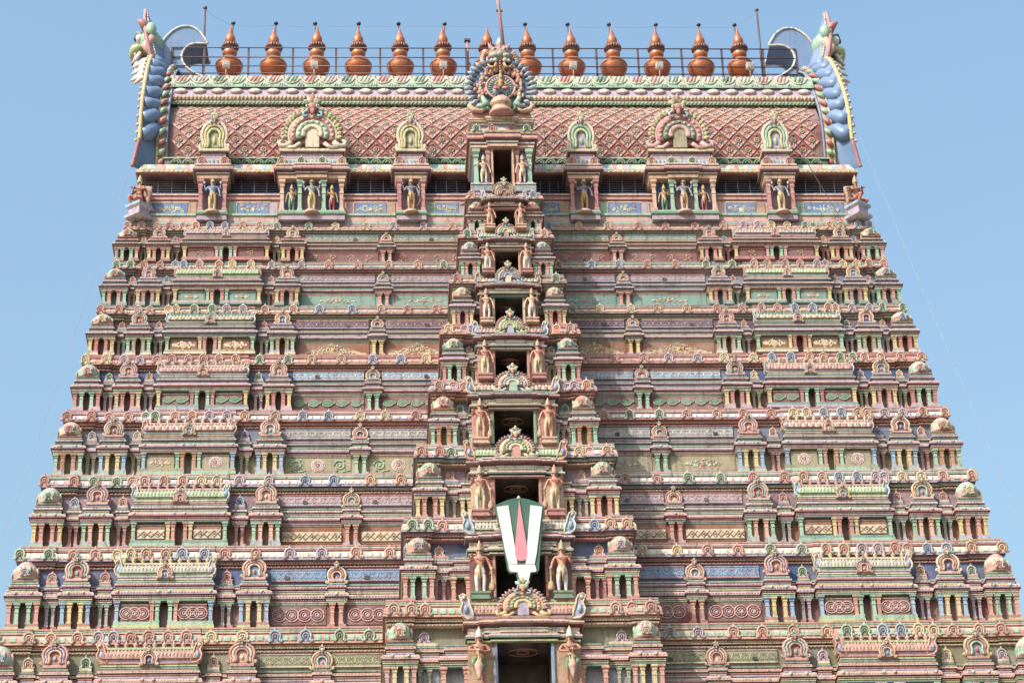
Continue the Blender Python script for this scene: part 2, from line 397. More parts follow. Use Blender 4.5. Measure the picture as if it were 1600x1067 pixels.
FINC = {1:'pink', 2:'yellow', 3:'salmon', 4:'cream', 5:'pink', 6:'khaki', 7:'pink', 8:'pink'}
NC = [('salmon','pink','maroon'),('mint','green','dgreen'),('yellow','cream','tan'),('sky','lblue','blue'),('rose','salmon','red'),('tan','peach','brown'),('lav','lilac','purple'),('peach','salmon','coral')]
FLOW = ['yellow','green','rose','lav']

def half(front):  # mirror a list of (x0,x1,p) given for x<0 into plan points left to right
    pts = []
    full = front+[(-b, -a, p) for a, b, p in front[::-1]]
    out = []
    for a, b, p in full:
        if out and abs(out[-1][1]-a) < 1e-6 and abs(out[-1][2]-p) < 1e-6: out[-1] = (out[-1][0], b, p)
        else: out.append((a, b, p))
    return out
def plan(front, W, yw, back):
    """front: list of (x0,x1,projection) covering -W..0; -> counter-clockwise loop"""
    loop = []
    for a, b, p in half(front): loop += [(a, yw-p), (b, yw-p)]
    clean = []
    for q in loop:
        if not clean or (abs(clean[-1][0]-q[0])+abs(clean[-1][1]-q[1])) > 1e-5: clean.append(q)
    return clean+[(half(front)[-1][1], back), (-W, back)]
def sections(W, items):
    """items: (centre, half width, projection) for x<0 sorted; fills the gaps with projection 0"""
    out = []; x = -W
    for c, h, p in items:
        a, b = max(c-h, -W), min(c+h, 0.)
        if a > x+.005: out.append((x, a, 0.))
        out.append((max(a, x), b, p)); x = b
    if x < 0: out.append((x, 0., 0.))
    return out
def strips(m, runs, yw, prof, pitch_, wid, lift, col):
    """separate raised blocks along the front runs; prof: (d,z) along the face from low to high"""
    for a, b, p in runs:
        L = b-a
        if L < wid: continue
        n = max(1, int(L/pitch_)); st = L/n
        for i in range(n):
            x0 = a+st*(i+.5)-wid/2; x1 = x0+wid
            vs = []; k = len(prof)
            for d, z in prof:
                y = yw-p-d
                vs += [(x0, y-lift, z), (x1, y-lift, z), (x0, y+.01, z), (x1, y+.01, z)]
            fs = []
            for j in range(k-1):
                o = 4*j; q = o+4
                fs += [(o, o+1, q+1, q), (o+1, o+3, q+3, q+1), (o+2, o, q, q+2)]
            fs += [(0, 2, 3, 1), (4*k-4, 4*k-3, 4*k-1, 4*k-2)]
            m.add(vs, fs, col)

for k_ in set(sum(NC, ())): C['old_'+k_] = tuple(.84*a_+.16*b_ for a_, b_ in zip(weather(C[k_], .92, .97), C['peach']))
def nasi_mesh(i):
    return cached(('horseshoe_ornament', i), lambda: nasi_small(*['old_'+k_ for k_ in NC[i]]))
BIGN = [('peach','salmon','cream','lblue',FLOW), ('salmon','lav','peach','coral',['green','rose','yellow','lav']), ('yellow','rose','mint','lav',['yellow','green','lav','sky']),
        ('salmon','cream','rose','peach',['green','yellow','rose','lav']), ('pink','mint','rose','rose',['khaki','green','lav','pink']), ('cream','rose','peach','blue',['yellow','green','pink','sky'])]
def big_mesh(i): return cached(('crowned_horseshoe', i), lambda: nasi_big(*BIGN[i]))
def pil_mesh(c): return cached(('pillar',)+tuple(c), lambda: pillar(*c))

def pavilion(kind, t, x, yf, z0, H, hw, ncol, parent, sgn, roof=True):
    """aedicule with its own pillars and roof; yf is the plan front of its cornice. base at z0"""
    pal = PIL[t]; a = .035*0+.0
    pz0, pz1 = .08*H, .318*H
    root_m = MB(); wc = C[WALLC[t]]
    depth = .42
    slot = min(.12, hw*.2)
    for s in (-1, 1): root_m.box(min(s*slot, s*hw*.86), max(s*slot, s*hw*.86), .13, depth, 0.0, .36*H, wc)
    root_m.box(-slot, slot, .30, depth, 0, .36*H, tuple(v*.55 for v in wc))  # slot back: wall colour darkened, shade of the recess painted in
    # plinths under the pillars, left and right of the slot
    for s in (-1, 1):
        root_m.box(min(s*slot, s*(hw+.03)), max(s*slot, s*(hw+.03)), -.03, depth, .012, .045*H, C[CORN[t][4]])
        root_m.box(min(s*slot*1.1, s*hw), max(s*slot*1.1, s*hw), .0, depth, .045*H, .08*H, C[CORN[t][5]])
    body_m = root_m; root_m = MB()
    # neck over the cornice
    nz0, nz1 = .545*H, .610*H
    if kind == 'kuta':
        root_m.frustum([(hw*.58,.26,nz0,C['maroon']),(hw*.58,.26,nz0+.018*H,C[CORN[t][2]]),(hw*.80,.36,nz0+.024*H,C[CORN[t][0]]),(hw*.84,.38,nz0+.040*H,C[CORN[t][3]]),(hw*.66,.30,nz0+.046*H,C['maroon']),(hw*.66,.30,nz1,C[CORN[t][6]])], 0, hw*.75)
    elif kind in ('panjara', 'mid'):
        root_m.frustum([(hw*.54,.20,nz0-.01*H,C['maroon']),(hw*.54,.20,nz0+.012*H,C[CORN[t][2]]),(hw*.74,.27,nz0+.018*H,C[CORN[t][5]]),(hw*.74,.27,nz1-.022*H,C[CORN[t][3]]),(hw*.6,.22,nz1-.01*H,C[CORN[t][6]])], 0, .28)
    else:
        root_m.frustum([(hw*.5,.16,nz0-.01*H,C[CORN[t][2]]),(hw*.8,.2,nz0+.015*H,C[CORN[t][1]]),(hw*.8,.2,nz1-.03*H,C[CORN[t][5]]),(hw*.4,.12,nz1-.01*H,C[CORN[t][6]])], 0, .24)
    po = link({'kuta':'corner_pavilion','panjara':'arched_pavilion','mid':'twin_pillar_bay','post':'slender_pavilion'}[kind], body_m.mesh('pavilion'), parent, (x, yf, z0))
    link('neck', root_m.mesh('neck'), po)
    # pillars
    pw = (.155 if kind != 'post' else .12)*(.72+.28*H/3.5)
    if kind in ('kuta', 'panjara'): px = [-hw+pw*.62, -slot-pw*.62, slot+pw*.62, hw-pw*.62]; cs = [pal[0], pal[1], pal[1], pal[0]] if kind == 'kuta' else [pal[2], pal[3 % len(pal)], pal[3 % len(pal)], pal[2]]
    elif kind == 'mid': px = [-slot-pw*.62, slot+pw*.62]; cs = [pal[1] if t % 2 else pal[0]]*2
    else: px = [-slot*.8-pw*.6, slot*.8+pw*.6]; cs = [[('grey','mint'),('lilac','rose'),('khaki','mint'),('rose','lav')][ncol % 4]]*2
    if t <= 5:
        for q, c in zip(px, cs): link('pillar', pil_mesh(c), po, (q, pw*.62, pz0), (pw, pw, pz1-pz0))
    else:
        mm = MB()
        for q, c in zip(px, cs): mm.merge(pillar(*c), Matrix.Translation((q, pw*.62, pz0)) @ Matrix.Diagonal((pw, pw, pz1-pz0, 1)))
        link('pillar_row', mm.mesh('pillar_row'), po)['kind'] = 'stuff'
    # roof
    if kind == 'kuta':
        k1, k2 = [('cream','salmon'),('mint','pink'),('salmon','cream'),('pink','mint')][t % 4]
        def dome():
            d = MB(); rr = random.Random(t)
            prof = [(.86,0,C[k2]),(1.02,.05,C[k2]),(.90,.09,C['green']),(1.0,.20,C[k1]),(.98,.40,C[k1]),(.84,.62,C[k2]),(.55,.82,C[k1]),(.28,.92,C[k2]),(.30,.96,C['yellow']),(.12,1.02,C['yellow']),(.16,1.09,C['yellow']),(.02,1.22,C['yellow'])]
            d.lathe(prof, n=16)
            for i in range(8):
                a = 2*pi*i/8+pi/8
                d.blob((.93*cos(a), .93*sin(a), .36), (.16, .16, .2), C[k2 if i % 2 else 'mint'], 6, 4)
            return d
        link('dome', cached(('dome', t % 4), dome), po, (0, hw*.75, nz1-.01*H), (hw*.80, hw*.80, .245*H))
        link('horseshoe_ornament', nasi_mesh(ncol), po, (0, hw*.75-hw*.80, nz1+.005*H), (hw*.62, hw*.5, hw*.60))
        link('horseshoe_ornament', nasi_mesh(ncol), po, (sgn*hw*.80, hw*.75, nz1+.005*H), (hw*.62, hw*.5, hw*.60), (0, 0, sgn*pi/2))
    elif kind == 'panjara':
        link('horseshoe_ornament', big_mesh(ncol % 6), po, (0, .16, nz1-.015*H), (.27*H, .27*H, .235*H))
    elif kind == 'mid':
        link('horseshoe_ornament', big_mesh((ncol+3) % 6), po, (0, .16, nz1-.06*H), (.22*H, .22*H, .215*H))
    else:
        link('horseshoe_ornament', nasi_mesh(ncol), po, (0, .16, nz1-.02*H), (.12*H, .12*H, .13*H))
    return po

def roof_scales(m, x0, x1, cy, cz, ry, rz, n, rows, ca, cb):
    """half barrel covered in raised diamond scales (front half only as facets, plain behind)"""
    st = (x1-x0)/n
    A = [R(8)+R(118)*j/rows for j in range(rows+1)]
    for j in range(rows):
        for i in range(n):
            a0, a1 = A[j], A[j+1]; am = (a0+a1)/2
            xa, xb = x0+i*st, x0+(i+1)*st
            def pt(x, a, k=1.): return (x, cy-ry*cos(a)*k, cz+rz*sin(a)*k)
            vs = [pt(xa, a0), pt(xb, a0), pt(xb, a1), pt(xa, a1), pt((xa+xb)/2, am, 1.10)]
            col = ca if (i+j) % 2 else cb
            m.add(vs, [(0,1,4),(1,2,4),(2,3,4),(3,0,4)], col)
    m.add([(x, cy-ry*cos(a), cz+rz*sin(a)) for x in (x0, x1) for a in (A[0], R(60), R(126), R(172))], [(0,1,2,3),(7,6,5,4),(2,6,7,3)], cb)

def shala(t, x, yf, z0, H, hw, parent, ncol):
    pal = PIL[t]; wc = C[WALLC[t]]; m = MB()
    slot = .14*(H/3.5)**.4
    for s in (-1, 1):
        m.box(min(s*slot, s*hw*.965), max(s*slot, s*hw*.965), .14, .5, 0, .36*H, wc)
        m.box(min(s*slot, s*(hw+.03)), max(s*slot, s*(hw+.03)), -.04, .5, .012, .045*H, C[CORN[t][4]])
        m.box(min(s*slot*1.1, s*hw), max(s*slot*1.1, s*hw), -.005, .5, .045*H, .085*H, C[CORN[t][0]])
    m.box(-slot, slot, .34, .5, 0, .36*H, tuple(v*.55 for v in wc))  # back of the slot, a darkened wall colour as painted shade
    m.box(-hw*.93, hw*.93, .08, .5, .545*H, .560*H, C[CORN[t][2]])
    m.box(-hw*.95, hw*.95, .03, .5, .560*H, .575*H, C[CORN[t][1]]); m.box(-hw*.92, hw*.92, .10, .5, .575*H, .585*H, C['maroon']); m.box(-hw*.97, hw*.97, .02, .5, .585*H, .602*H, C[CORN[t][6]])
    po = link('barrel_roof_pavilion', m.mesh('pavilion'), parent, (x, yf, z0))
    pw = .15*(.72+.28*H/3.5)
    px = [-hw+pw*.7, -slot-pw*1.95, -slot-pw*.66, slot+pw*.66, slot+pw*1.95, hw-pw*.7]
    cs = [pal[2], pal[0], pal[1], pal[1], pal[0], pal[2]]
    if t <= 5:
        for q, c in zip(px, cs): link('pillar', pil_mesh(c), po, (q, pw*.6, .08*H), (pw, pw, .238*H))
    else:
        mm = MB()
        for q, c in zip(px, cs): mm.merge(pillar(*c), Matrix.Translation((q, pw*.6, .08*H)) @ Matrix.Diagonal((pw, pw, .238*H, 1)))
        link('pillar_row', mm.mesh('pillar_row'), po)['kind'] = 'stuff'
    # panels with reliefs
    a0, a1 = slot+pw*2.8, hw-pw*1.7; ph = .20*H
    for s in (-1, 1):
        cx = s*(a0+a1)/2; w2 = (a1-a0)/2
        pm = MB().box(-w2, w2, 0, .06, -ph/2, ph/2, wc)
        for (p, q) in ((-1, 1),): pm.box(-w2, w2, -.025, .0, ph/2-.03, ph/2, C[CORN[t][1]])
        pn = link('panel', pm.mesh('panel'), po, (cx, .09, .085*H+ph/2+.01))
        motif(t, po, cx, .085, .085*H+ph/2, w2*2, ph, s)
    # roof
    zr = .602*H; rz = .140*H; ry = .36
    rm = MB(); ca, cb = C[ROOFC[t][0]], C[ROOFC[t][1]]
    roof_scales(rm, -hw*.93, hw*.93, .34, zr+.015*H, ry, rz, int(26*hw/1.8), 4, ca, cb)
    rm.box(-hw*.95, hw*.95, .05, .6, zr-.004*H, zr+.018*H, C[CORN[t][4]])
    rm.box(-hw*.92, hw*.92, .03, .5, zr+.015*H, zr+.06*H, cb)
    rm.box(-hw*.95, hw*.95, .12, .6, zr+rz*1.0, zr+rz*1.0+.022*H, C[CORN[t][1]])
    ro = link('barrel_roof', rm.mesh('barrel_roof'), po)
    n = 10; fm = cached(('finial', FINC[t]), lambda: finial(C[FINC[t]]))
    for i in range(n):
        link('finial', fm, po, (-hw*.84+hw*1.68*i/(n-1), .19, zr+rz+.02*H), (.056*H, .056*H, .072*H))
    hm = cached(('roof_horn', t % 3), lambda: horn(*[('sky','white'),('rose','peach'),('lav','cream')][t % 3]))
    for s in (-1, 1): link('roof_horn', hm, po, (s*hw*.93, .26, zr-.005*H), (-s*-.19*H if s < 0 else -.19*H, .19*H, .20*H)).scale.x = .19*H if s < 0 else -.19*H
    link('horseshoe_ornament', big_mesh(ncol % 6), po, (0, .02, zr-.035*H), (.175*H, .19*H, .165*H))
    return po

def motif(t, parent, cx, y, cz, w, h, s):
    """relief pattern of tier t over a panel of size w x h"""
    def put(key, fn, x, sc, nm='relief', flip=1):
        link(nm, cached(key, fn), parent, (x, y, cz), (sc*flip, .45*h, sc))
    if t == 2:
        n = max(3, int(w/(h*.56))); d = w/(n+.35)
        for i in range(n): put('ring_relief', ring_relief, cx-w/2+d*(i+.67), h*.70, 'ring_relief', 1)
    elif t == 5:
        n = max(2, round(w/(h*1.05))); d = w/n
        for i in range(n): put('leaf_relief', leaf_relief, cx-w/2+d*(i+.46), min(h*.72, d*.62), 'leaf_relief')
    elif t == 3:
        m = MB().box(-w/2+.01, w/2-.01, -.04, .02, -h*.36, h*.20, C['cream'])
        n = max(2, int(w/.42))
        for i in range(n):
            x0 = -w/2+w*i/n; x1 = x0+w/n
            for q in (-1, 1): m.tube([(x0, -.045, -.08*h-q*.2*h), ((x0+x1)/2, -.05, -.08*h+q*.2*h), (x1, -.045, -.08*h-q*.2*h)], .022, C['tan'], 4)
            m.blob(((x0+x1)/2, -.045, -.08*h), (.06, .03, .045), C['orange'], 6, 4)
        link('relief', m.mesh('relief'), parent, (cx, y, cz))
    elif t == 4:
        if w < 2.2:
            if s > 0 and cx > 0 or parent.location.x > 0: put('rosette_relief', rosette_relief, cx, h*.86)
            else: link('relief', spray_relief(int(abs(cx)*97), 1.7, ('cream','peach','pink'), 30).mesh('relief'), parent, (cx, y, cz), (h*.8, .3*h, h*.8))
        elif parent.location.x > -1e9 and cx < 0 and s < 0:
            n = max(3, int(w/(h*1.05))); d = w/n
            for i in range(n):
                if i == n//2: put('rosette_relief', rosette_relief, cx-w/2+d*(i+.5), h*.86)
                else: put('scroll_relief', scroll_relief, cx-w/2+d*(i+.5), h*.80, 'scroll_relief', 1 if i % 2 else -1)
        else: link('relief', spray_relief(int(abs(cx)*31), w/h*.6, ('cream','mint','rose'), 50).mesh('relief'), parent, (cx, y, cz), (h*.95, .3*h, h*.8))
    elif t == 6:
        if w > 2.2: link('relief', spray_relief(int(abs(cx)*53), w/h*.92, ('cream','peach','yellow'), 420, True).mesh('relief'), parent, (cx, y, cz), (h*1., .4*h, h*.98))
        else:
            link('relief', spray_relief(int(abs(cx)*53), w/h*.95, ('cream','yellow','peach'), 60).mesh('relief'), parent, (cx, y, cz), (h*.95, .4*h, h*1.1))
            put('rosette_relief_pale', lambda: rosette_relief('cream','yellow','cream'), cx, h*.62)
    elif t == 7:
        link('relief', spray_relief(int(abs(cx)*53), w/h*.55, ('cream','lime','coral'), 36).mesh('relief'), parent, (cx, y, cz), (h*.95, .3*h, h*.75))
    elif t == 8:
        n = max(1, int(w/(h*1.5))); d = w/n
        for i in range(n): put('scroll_relief_tan', lambda: scroll_relief('tan','peach'), cx-w/2+d*(i+.5), h*.66, 'scroll_relief', 1 if i % 2 else -1)
    else:
        n = max(1, int(w/(h*1.2))); d = w/n
        for i in range(n): put('scroll_relief_blue', lambda: scroll_relief('white','lav'), cx-w/2+d*(i+.5), h*.55, 'scroll_relief', 1 if i % 2 else -1)

def doorway(t, yf, z0, H):
    """central projecting block: dark room, jambs, lintel, cornice; yf = front of block"""
    kx, px_, cw, sx, dw = BAY[t]
    cwd = min(cw, sx+.36*(H/3.5))
    dz0, dz1 = .07*H, .535*H; jw = .12*(H/3.5)**.5
    m = MB(); dk = C['brown'] if t % 2 else C['olive']; dk = tuple(v*.10 for v in dk); wl = C[['salmon','tan','maroon','peach'][t % 4]]  # dk: room paint cut to near black, standing in for shade indoors
    yb = 2.2                                    # room depth
    x = dw+jw
    for s in (-1, 1):
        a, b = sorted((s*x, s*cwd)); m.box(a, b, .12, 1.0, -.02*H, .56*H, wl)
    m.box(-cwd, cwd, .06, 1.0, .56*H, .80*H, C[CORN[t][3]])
    # room: side walls, back, ceiling, floor, all in the painted-in dark
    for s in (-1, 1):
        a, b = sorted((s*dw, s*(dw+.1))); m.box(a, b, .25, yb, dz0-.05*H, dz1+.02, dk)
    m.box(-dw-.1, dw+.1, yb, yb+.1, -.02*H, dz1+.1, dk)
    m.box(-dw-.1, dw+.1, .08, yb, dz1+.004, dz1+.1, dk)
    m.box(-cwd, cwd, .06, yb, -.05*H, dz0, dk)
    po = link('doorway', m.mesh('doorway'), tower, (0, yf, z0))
    jc = [('sky','lblue'),('sky','lblue'),('rose','salmon'),('salmon','rose'),('mint','green'),('salmon','rose'),('yellow','cream'),('peach','salmon'),('rose','salmon')][t]
    jm = MB().box(-jw/2, jw/2, 0, .3, 0, dz1-dz0, C[jc[0]]); jm.box(-jw*.30, jw*.30, -.025, .02, 0, dz1-dz0, C[jc[1]])
    jme = jm.mesh('door_jamb')
    for s in (-1, 1): link('door_jamb', jme, po, (s*(dw+jw/2), .05, dz0))
    # painted medallion on the room's ceiling
    cm = MB()
    for r, c in ((.42,'tan'),(.30,'maroon'),(.18,'tan')): cm.tube([(r*cos(2*pi*i/20)*1.5, r*sin(2*pi*i/20), -.01) for i in range(21)], .035, C[c], 4)
    link('ceiling_medallion', cm.mesh('ceiling_medallion'), po, (0, .95, dz1), (dw*.9, dw*.9, 1))
    # lintel and cornice
    lp = [(-cwd*.98, -x*1.06, .0), (-x*1.06, 0, .10)]
    lm = MB(); lo = plan([(-cwd, -x*1.10, -.02), (-x*1.10, 0, .08)], cwd, 0, .9)
    q = CORN[t]
    lm.sweep(lo, [(0,.540*H,C[q[1]]),(.02,.540*H,C[q[1]]),(.02,.556*H,C[q[1]]),(-.02,.560*H,C['dmaroon']),(-.02,.566*H,C['dmaroon']),(.08,.572*H,C['dmaroon']),(.10,.590*H,C[q[0]]),(.05,.610*H,C[q[3]]),(.0,.618*H,C['maroon']),(.0,.632*H,C[q[4]])], True, True)
    link('door_lintel', lm.mesh('door_lintel'), po)
    cm = MB(); lo = plan([(-cwd+.02, -x*1.32, -.04), (-x*1.32, -x*.8, .06), (-x*.8, 0, .12)], cwd-.02, 0, .9)
    cm.sweep(lo, [(0,.632*H,C['cream']),(-.02,.660*H,C['cream']),(.02,.664*H,C['white']),(.02,.674*H,C['white']),(-.04,.678*H,C['dblue']),(-.04,.688*H,C['gblue']),(.16,.704*H,C['maroon']),(.20,.718*H,C[q[2]]),(.16,.736*H,C[q[3]]),(.05,.752*H,C[q[3]]),(.02,.76*H,C['maroon']),(.06,.772*H,C[q[5]]),(.06,.785*H,C[q[6]]),(.0,.79*H,C[q[6]])], True, True)
    strips(cm, [(-cwd+.06, -x*1.32, -.04), (-x*.8, x*.8, .12), (x*1.32, cwd-.06, -.04)], 0, [(.20,.720*H),(.165,.734*H)], .13, .07, .015, C[q[5]])
    strips(cm, [(-x*1.3, x*1.3, -.02)], 0, [(-.0,.636*H),(-.0,.655*H)], .10, .05, .03, C[q[3]])
    link('door_cornice', cm.mesh('door_cornice'), po)
    # barrel roof with horns over the door
    zr = .80*H; rz = .145*H; ry = .5
    rm = MB(); ca, cb = C[ROOFC[t][0]], C[ROOFC[t][1]]
    roof_scales(rm, -cwd-.02, cwd+.02, .46, zr, ry, rz, int(30*cwd/1.9), 4, ca, cb)
    rm.box(-cwd, cwd, .02, .9, zr-.02*H, zr+.016*H, C[q[4]]); rm.box(-cwd, cwd, .22, .9, zr+rz, zr+rz+.02*H, C[q[1]])
    rm.box(-cwd*.9, cwd*.9, .5, 1.6, zr-.02*H, zr+rz+.02, cb)
    ro = link('barrel_roof', rm.mesh('barrel_roof'), po)
    fm = cached(('finial', FINC[t]), lambda: finial(C[FINC[t]]))
    for i in range(8):
        link('finial', fm, po, (-cwd*.85+cwd*1.7*i/7, .30, zr+rz+.018*H), (.05*H, .05*H, .06*H))
    hm = cached(('roof_horn', (t+1) % 3), lambda: horn(*[('sky','white'),('rose','peach'),('lav','cream')][(t+1) % 3]))
    for s in (-1, 1): link('roof_horn', hm, po, (s*(cwd+.02), .25, zr-.03*H), (-s*.22*H, .26*H, .24*H))
    aw = 2.05*dw*1.0
    AR = [('cream','mint','lime','bluegrey',['rose','salmon']), ('salmon','green','yellow','lav',['rose','pink']), ('peach','mint','cream','rose',['rose','coral']), ('yellow','green','cream','salmon',['rose','maroon']),
          ('pink','lblue','cream','mint',['tan','rose']), ('mint','cream','lime','lav',['rose','coral']), ('salmon','rose','sky','cream',['yellow','khaki']), ('mint','lime','cream','pink',['coral','rose']), ('peach','mint','rose','maroon',['lime','cream'])][t]
    link('arched_gable', nasi_arch(*AR, ['yellow','green','white','sky'], 19).mesh('arched_gable'), po, (0, -.04, zr-.012*H), (aw*.88, .9, .37*H))
    return po

def tier(t):
    z0, z1 = ZE[t-1], ZE[t]; H = z1-z0; yw = YW((z0+z1)/2)
    W = XS[t][0]+.04; back = -yw
    hk = .60*(.55+.45*H/3.5); hp = .26*(.5+.5*H/3.5); hj = .56*(.62+.38*H/3.5); hs = 1.83*(.93+.07*H/3.5); hm = .34*(.6+.4*H/3.5)
    xs = XS[t]; kx, bp, cw, sx, dw = BAY[t]; bk = min(.58, .36+.06*(8-t)*.62)
    pk, pp, pj, ps, pm = .50, .20, .48, .56, .22
    if bp: bay = [(-kx, bk, 2.62), (-bp, bp-cw, 2.30), (-(cw+dw+.2)/2, (cw-dw-.2)/2, 2.46)]
    else: bay = [(-kx, bk, 2.62), (-(kx-bk+dw+.16)/2, (kx-bk-dw-.16)/2, 2.40)]
    items = [(-xs[0], hk, pk), (-xs[1], hp, pp), (-xs[2], hj, pj), (-xs[3], hp, pp), (-xs[4], hs, ps), (-xs[5], hp, pp), (-xs[6], hj, pj), (-xs[7], hm, pm)]
    sec = sections(W+hk-.04, items)
    # bay inserted: wall up to the bay then the bay's sections
    def withbay(sec, b, centre):
        x0 = b[0][0]-b[0][1]; out = []
        for a, c, p in sec:
            if c <= x0+1e-6: out.append((a, c, p))
            elif a < x0: out.append((a, x0, p))
        x = x0
        for cc, hh, p in b:
            a, e = cc-hh, cc+hh
            if a > x+.005: out.append((x, a, 2.2))
            if e > -.3: e = -.3
            out.append((max(a, x), e, p)); x = e
        out.append((x, 0., centre))
        return out
    q = CORN[t]; z = lambda f: z0+f*H
    # wall core, stepped out behind the bay only
    xb0 = kx+bk*.62
    core = plan([(-W, -xb0, 0.), (-xb0, -dw-.35, 2.15), (-dw-.35, 0., .45)], W, yw, back)
    wm = MB(); wm.sweep(core, [(0, z0-.3, C[WALLC[t]]), (0, z(.40), C[WALLC[t]]), (0, z(.80), C[GRIVA[t]]), (0, z(.985), C[GRIVA[t]])])
    wo = link('storey_wall', wm.mesh('storey_wall'), tower)
    # base moulding between the pavilions
    bm = MB(); lo = plan([(-W, -xb0, 0.), (-xb0, -dw-.35, 2.15), (-dw-.35, 0., .45)], W, yw, back)
    bm.sweep(lo, [(0, z(-.01), C[q[6]]), (.10, z(-.01), C[q[6]]), (.10, z(.022), C[q[6]]), (.05, z(.026), C['dmaroon']), (.05, z(.04), C[q[3]]), (.0, z(.05), C[q[3]])])
    link('base_moulding', bm.mesh('base_moulding'), tower)
    # cornice following every pavilion
    cs = withbay(sec, bay, .3)
    Wc = W+hk-.04
    lo = plan(cs, Wc, yw, back+.5)
    cm = MB(); dm = C['dmaroon']; mr = C['maroon']  # recess lines of cornice and eave: shade painted in dark maroon
    Q = [C[k_] for k_ in q]
    cm.sweep(lo, [(-.13,z(.318),dm),(.03,z(.318),Q[0]),(.035,z(.330),Q[0]),(.01,z(.331),mr),(.01,z(.338),mr),(.05,z(.340),Q[1]),(.05,z(.350),Q[1]),(.02,z(.351),mr),(.02,z(.357),mr),(.065,z(.359),Q[5]),(.065,z(.367),Q[5]),(.03,z(.368),mr),(.03,z(.376),dm),
                  (.115,z(.380),mr),(.12,z(.392),Q[2]),(.11,z(.395),Q[2]),(.10,z(.412),Q[3]),(.055,z(.428),Q[3]),(.02,z(.431),mr),(-.15,z(.433),mr)])
    # upper stage, drawn in over each pavilion
    def inn(L_): return [(c_, h_*(.96 if h_ > 1.2 else .80), p_-.07) for c_, h_, p_ in L_]
    up_ = withbay(sections(W+hk-.04, inn(items)), inn(bay), .3)
    cm.sweep(plan(up_, Wc, yw, back+.5), [(-.05,z(.428),dm),(.0,z(.440),dm),(.04,z(.442),Q[4]),(.04,z(.456),Q[4]),(.01,z(.457),dm),(.01,z(.465),Q[1]),(.045,z(.468),Q[6]),(.045,z(.478),Q[6]),(.02,z(.479),mr),(.02,z(.486),mr),
                  (.085,z(.490),mr),(.09,z(.502),Q[5]),(.07,z(.518),Q[6]),(.02,z(.524),Q[6]),(.0,z(.526),dm),(.0,z(.534),Q[2]),(.03,z(.536),Q[1]),(.03,z(.550),Q[0]),(-.13,z(.552),Q[0])])
    co = link('cornice', cm.mesh('cornice'), tower)
    runs = half(cs); runs = [r for r in runs if r[2] < 2.9 and not (abs(r[0]+r[1]) < .1)]
    sm = MB(); strips(sm, runs, yw, [(.112,z(.397)),(.10,z(.411))], .11, .06, .018, C[q[5]]); strips(sm, runs, yw, [(.066,z(.360)),(.066,z(.366))], .09, .045, .016, C[q[3]])
    strips(sm, [r for r in half(up_) if not (abs(r[0]+r[1]) < .1)], yw, [(.09,z(.504)),(.075,z(.516))], .12, .065, .013, C[q[3]])
    so_ = link('dentil_row', sm.mesh('dentil_row'), co); so_['kind'] = 'stuff'
    # little ornaments on the cornice over each pavilion
    rr = random.Random(t*11)
    for a, b, p in runs:
        if p in (pk, pj, ps, 2.62, pm):
            L = b-a; n = 2 if L < 1.4 else 4
            if p == pm: n = 1
            if p == ps:
                xx = [a+.12, (a+b)/2-.2, (a+b)/2+.2, b-.12]
            else: xx = [a+L*(i+.5)/n for i in range(n)]
            for x_ in xx:
                m_ = cached(('rosette_boss', k_ := rr.choice(['mint','coral','sky','salmon'])), lambda: MB().blob((0,0,0), (1,.6,1), C[k_], 8, 5).blob((0,-.5,0), (.5,.3,.5), C['cream'], 6, 4))
                if t <= 4: link('rosette_boss', m_, co, (x_, yw-p-.10, z(.408)), .024*H)
    # eave
    We = HWE[t]-.20; ex = [(-xs[4], hs*.95, .17)]
    esec = [(-We, -xs[1], .08), (-xs[1], -xs[4]-hs*.93, 0.), (-xs[4]-hs*.93, -xs[4]+hs*.93, .06), (-xs[4]+hs*.93, 0., 0.)]
    ebay = [(-kx, bk*.74, 2.46), (-(kx-bk*.74+dw+.16)/2, (kx-bk*.74-dw-.16)/2, 2.38)]
    es = withbay(esec, ebay, .3)
    e = EAVE[t]; lo = plan(es, We, yw, back-.1); em = MB()
    em.sweep(lo, [(-.36,z(.742),C[e[1]]),(.05,z(.742),C[e[1]]),(.06,z(.757),C[e[1]]),(.0,z(.760),dm),(.0,z(.770),mr),(.09,z(.774),mr),(.10,z(.786),C[e[0]]),(.07,z(.788),dm),(.07,z(.794),dm),(.11,z(.796),C[e[6]]),(.11,z(.804),C[e[6]]),(.09,z(.806),C[e[2]]),
                  (.18,z(.816),C[e[2]]),(.20,z(.818),C[e[3]]),(.20,z(.834),C[e[3]]),(.175,z(.838),C['dmaroon']),(.185,z(.845),C[e[4]]),(.17,z(.882),C[e[4]]),(.12,z(.910),C[e[4]]),(.07,z(.924),C[e[4]]),(.05,z(.926),mr),(.05,z(.934),mr),
                  (.10,z(.937),C[e[6]]),(.10,z(.952),C[e[6]]),(.06,z(.953),dm),(.06,z(.960),C[e[5]]),(.085,z(.962),C[e[5]]),(.085,z(.974),C[e[5]]),(.05,z(.976),mr),(.05,z(.980),mr),(.08,z(.983),C[e[7]]),(.08,z(1.0),C[e[7]]),(-.9,z(1.001),C['tan'])])
    eo = link('eave', em.mesh('eave'), tower)
    runs = [r for r in half(es) if not (abs(r[0]+r[1]) < .1)]
    sm = MB(); strips(sm, runs, yw, [(.188,z(.848)),(.172,z(.882)),(.125,z(.906))], .30, .22, .02, C[e[5]]); strips(sm, runs, yw, [(.094,z(.776)),(.102,z(.785))], .10, .055, .025, C[e[1]])
    strips(sm, runs, yw, [(.06,z(.744)),(.064,z(.756))], .14, .07, .02, C[e[7]])
    so_ = link('dentil_row', sm.mesh('dentil_row'), eo); so_['kind'] = 'stuff'
    # horseshoe ornaments on the eave, in pairs of one colour
    nw = .235+.072*H
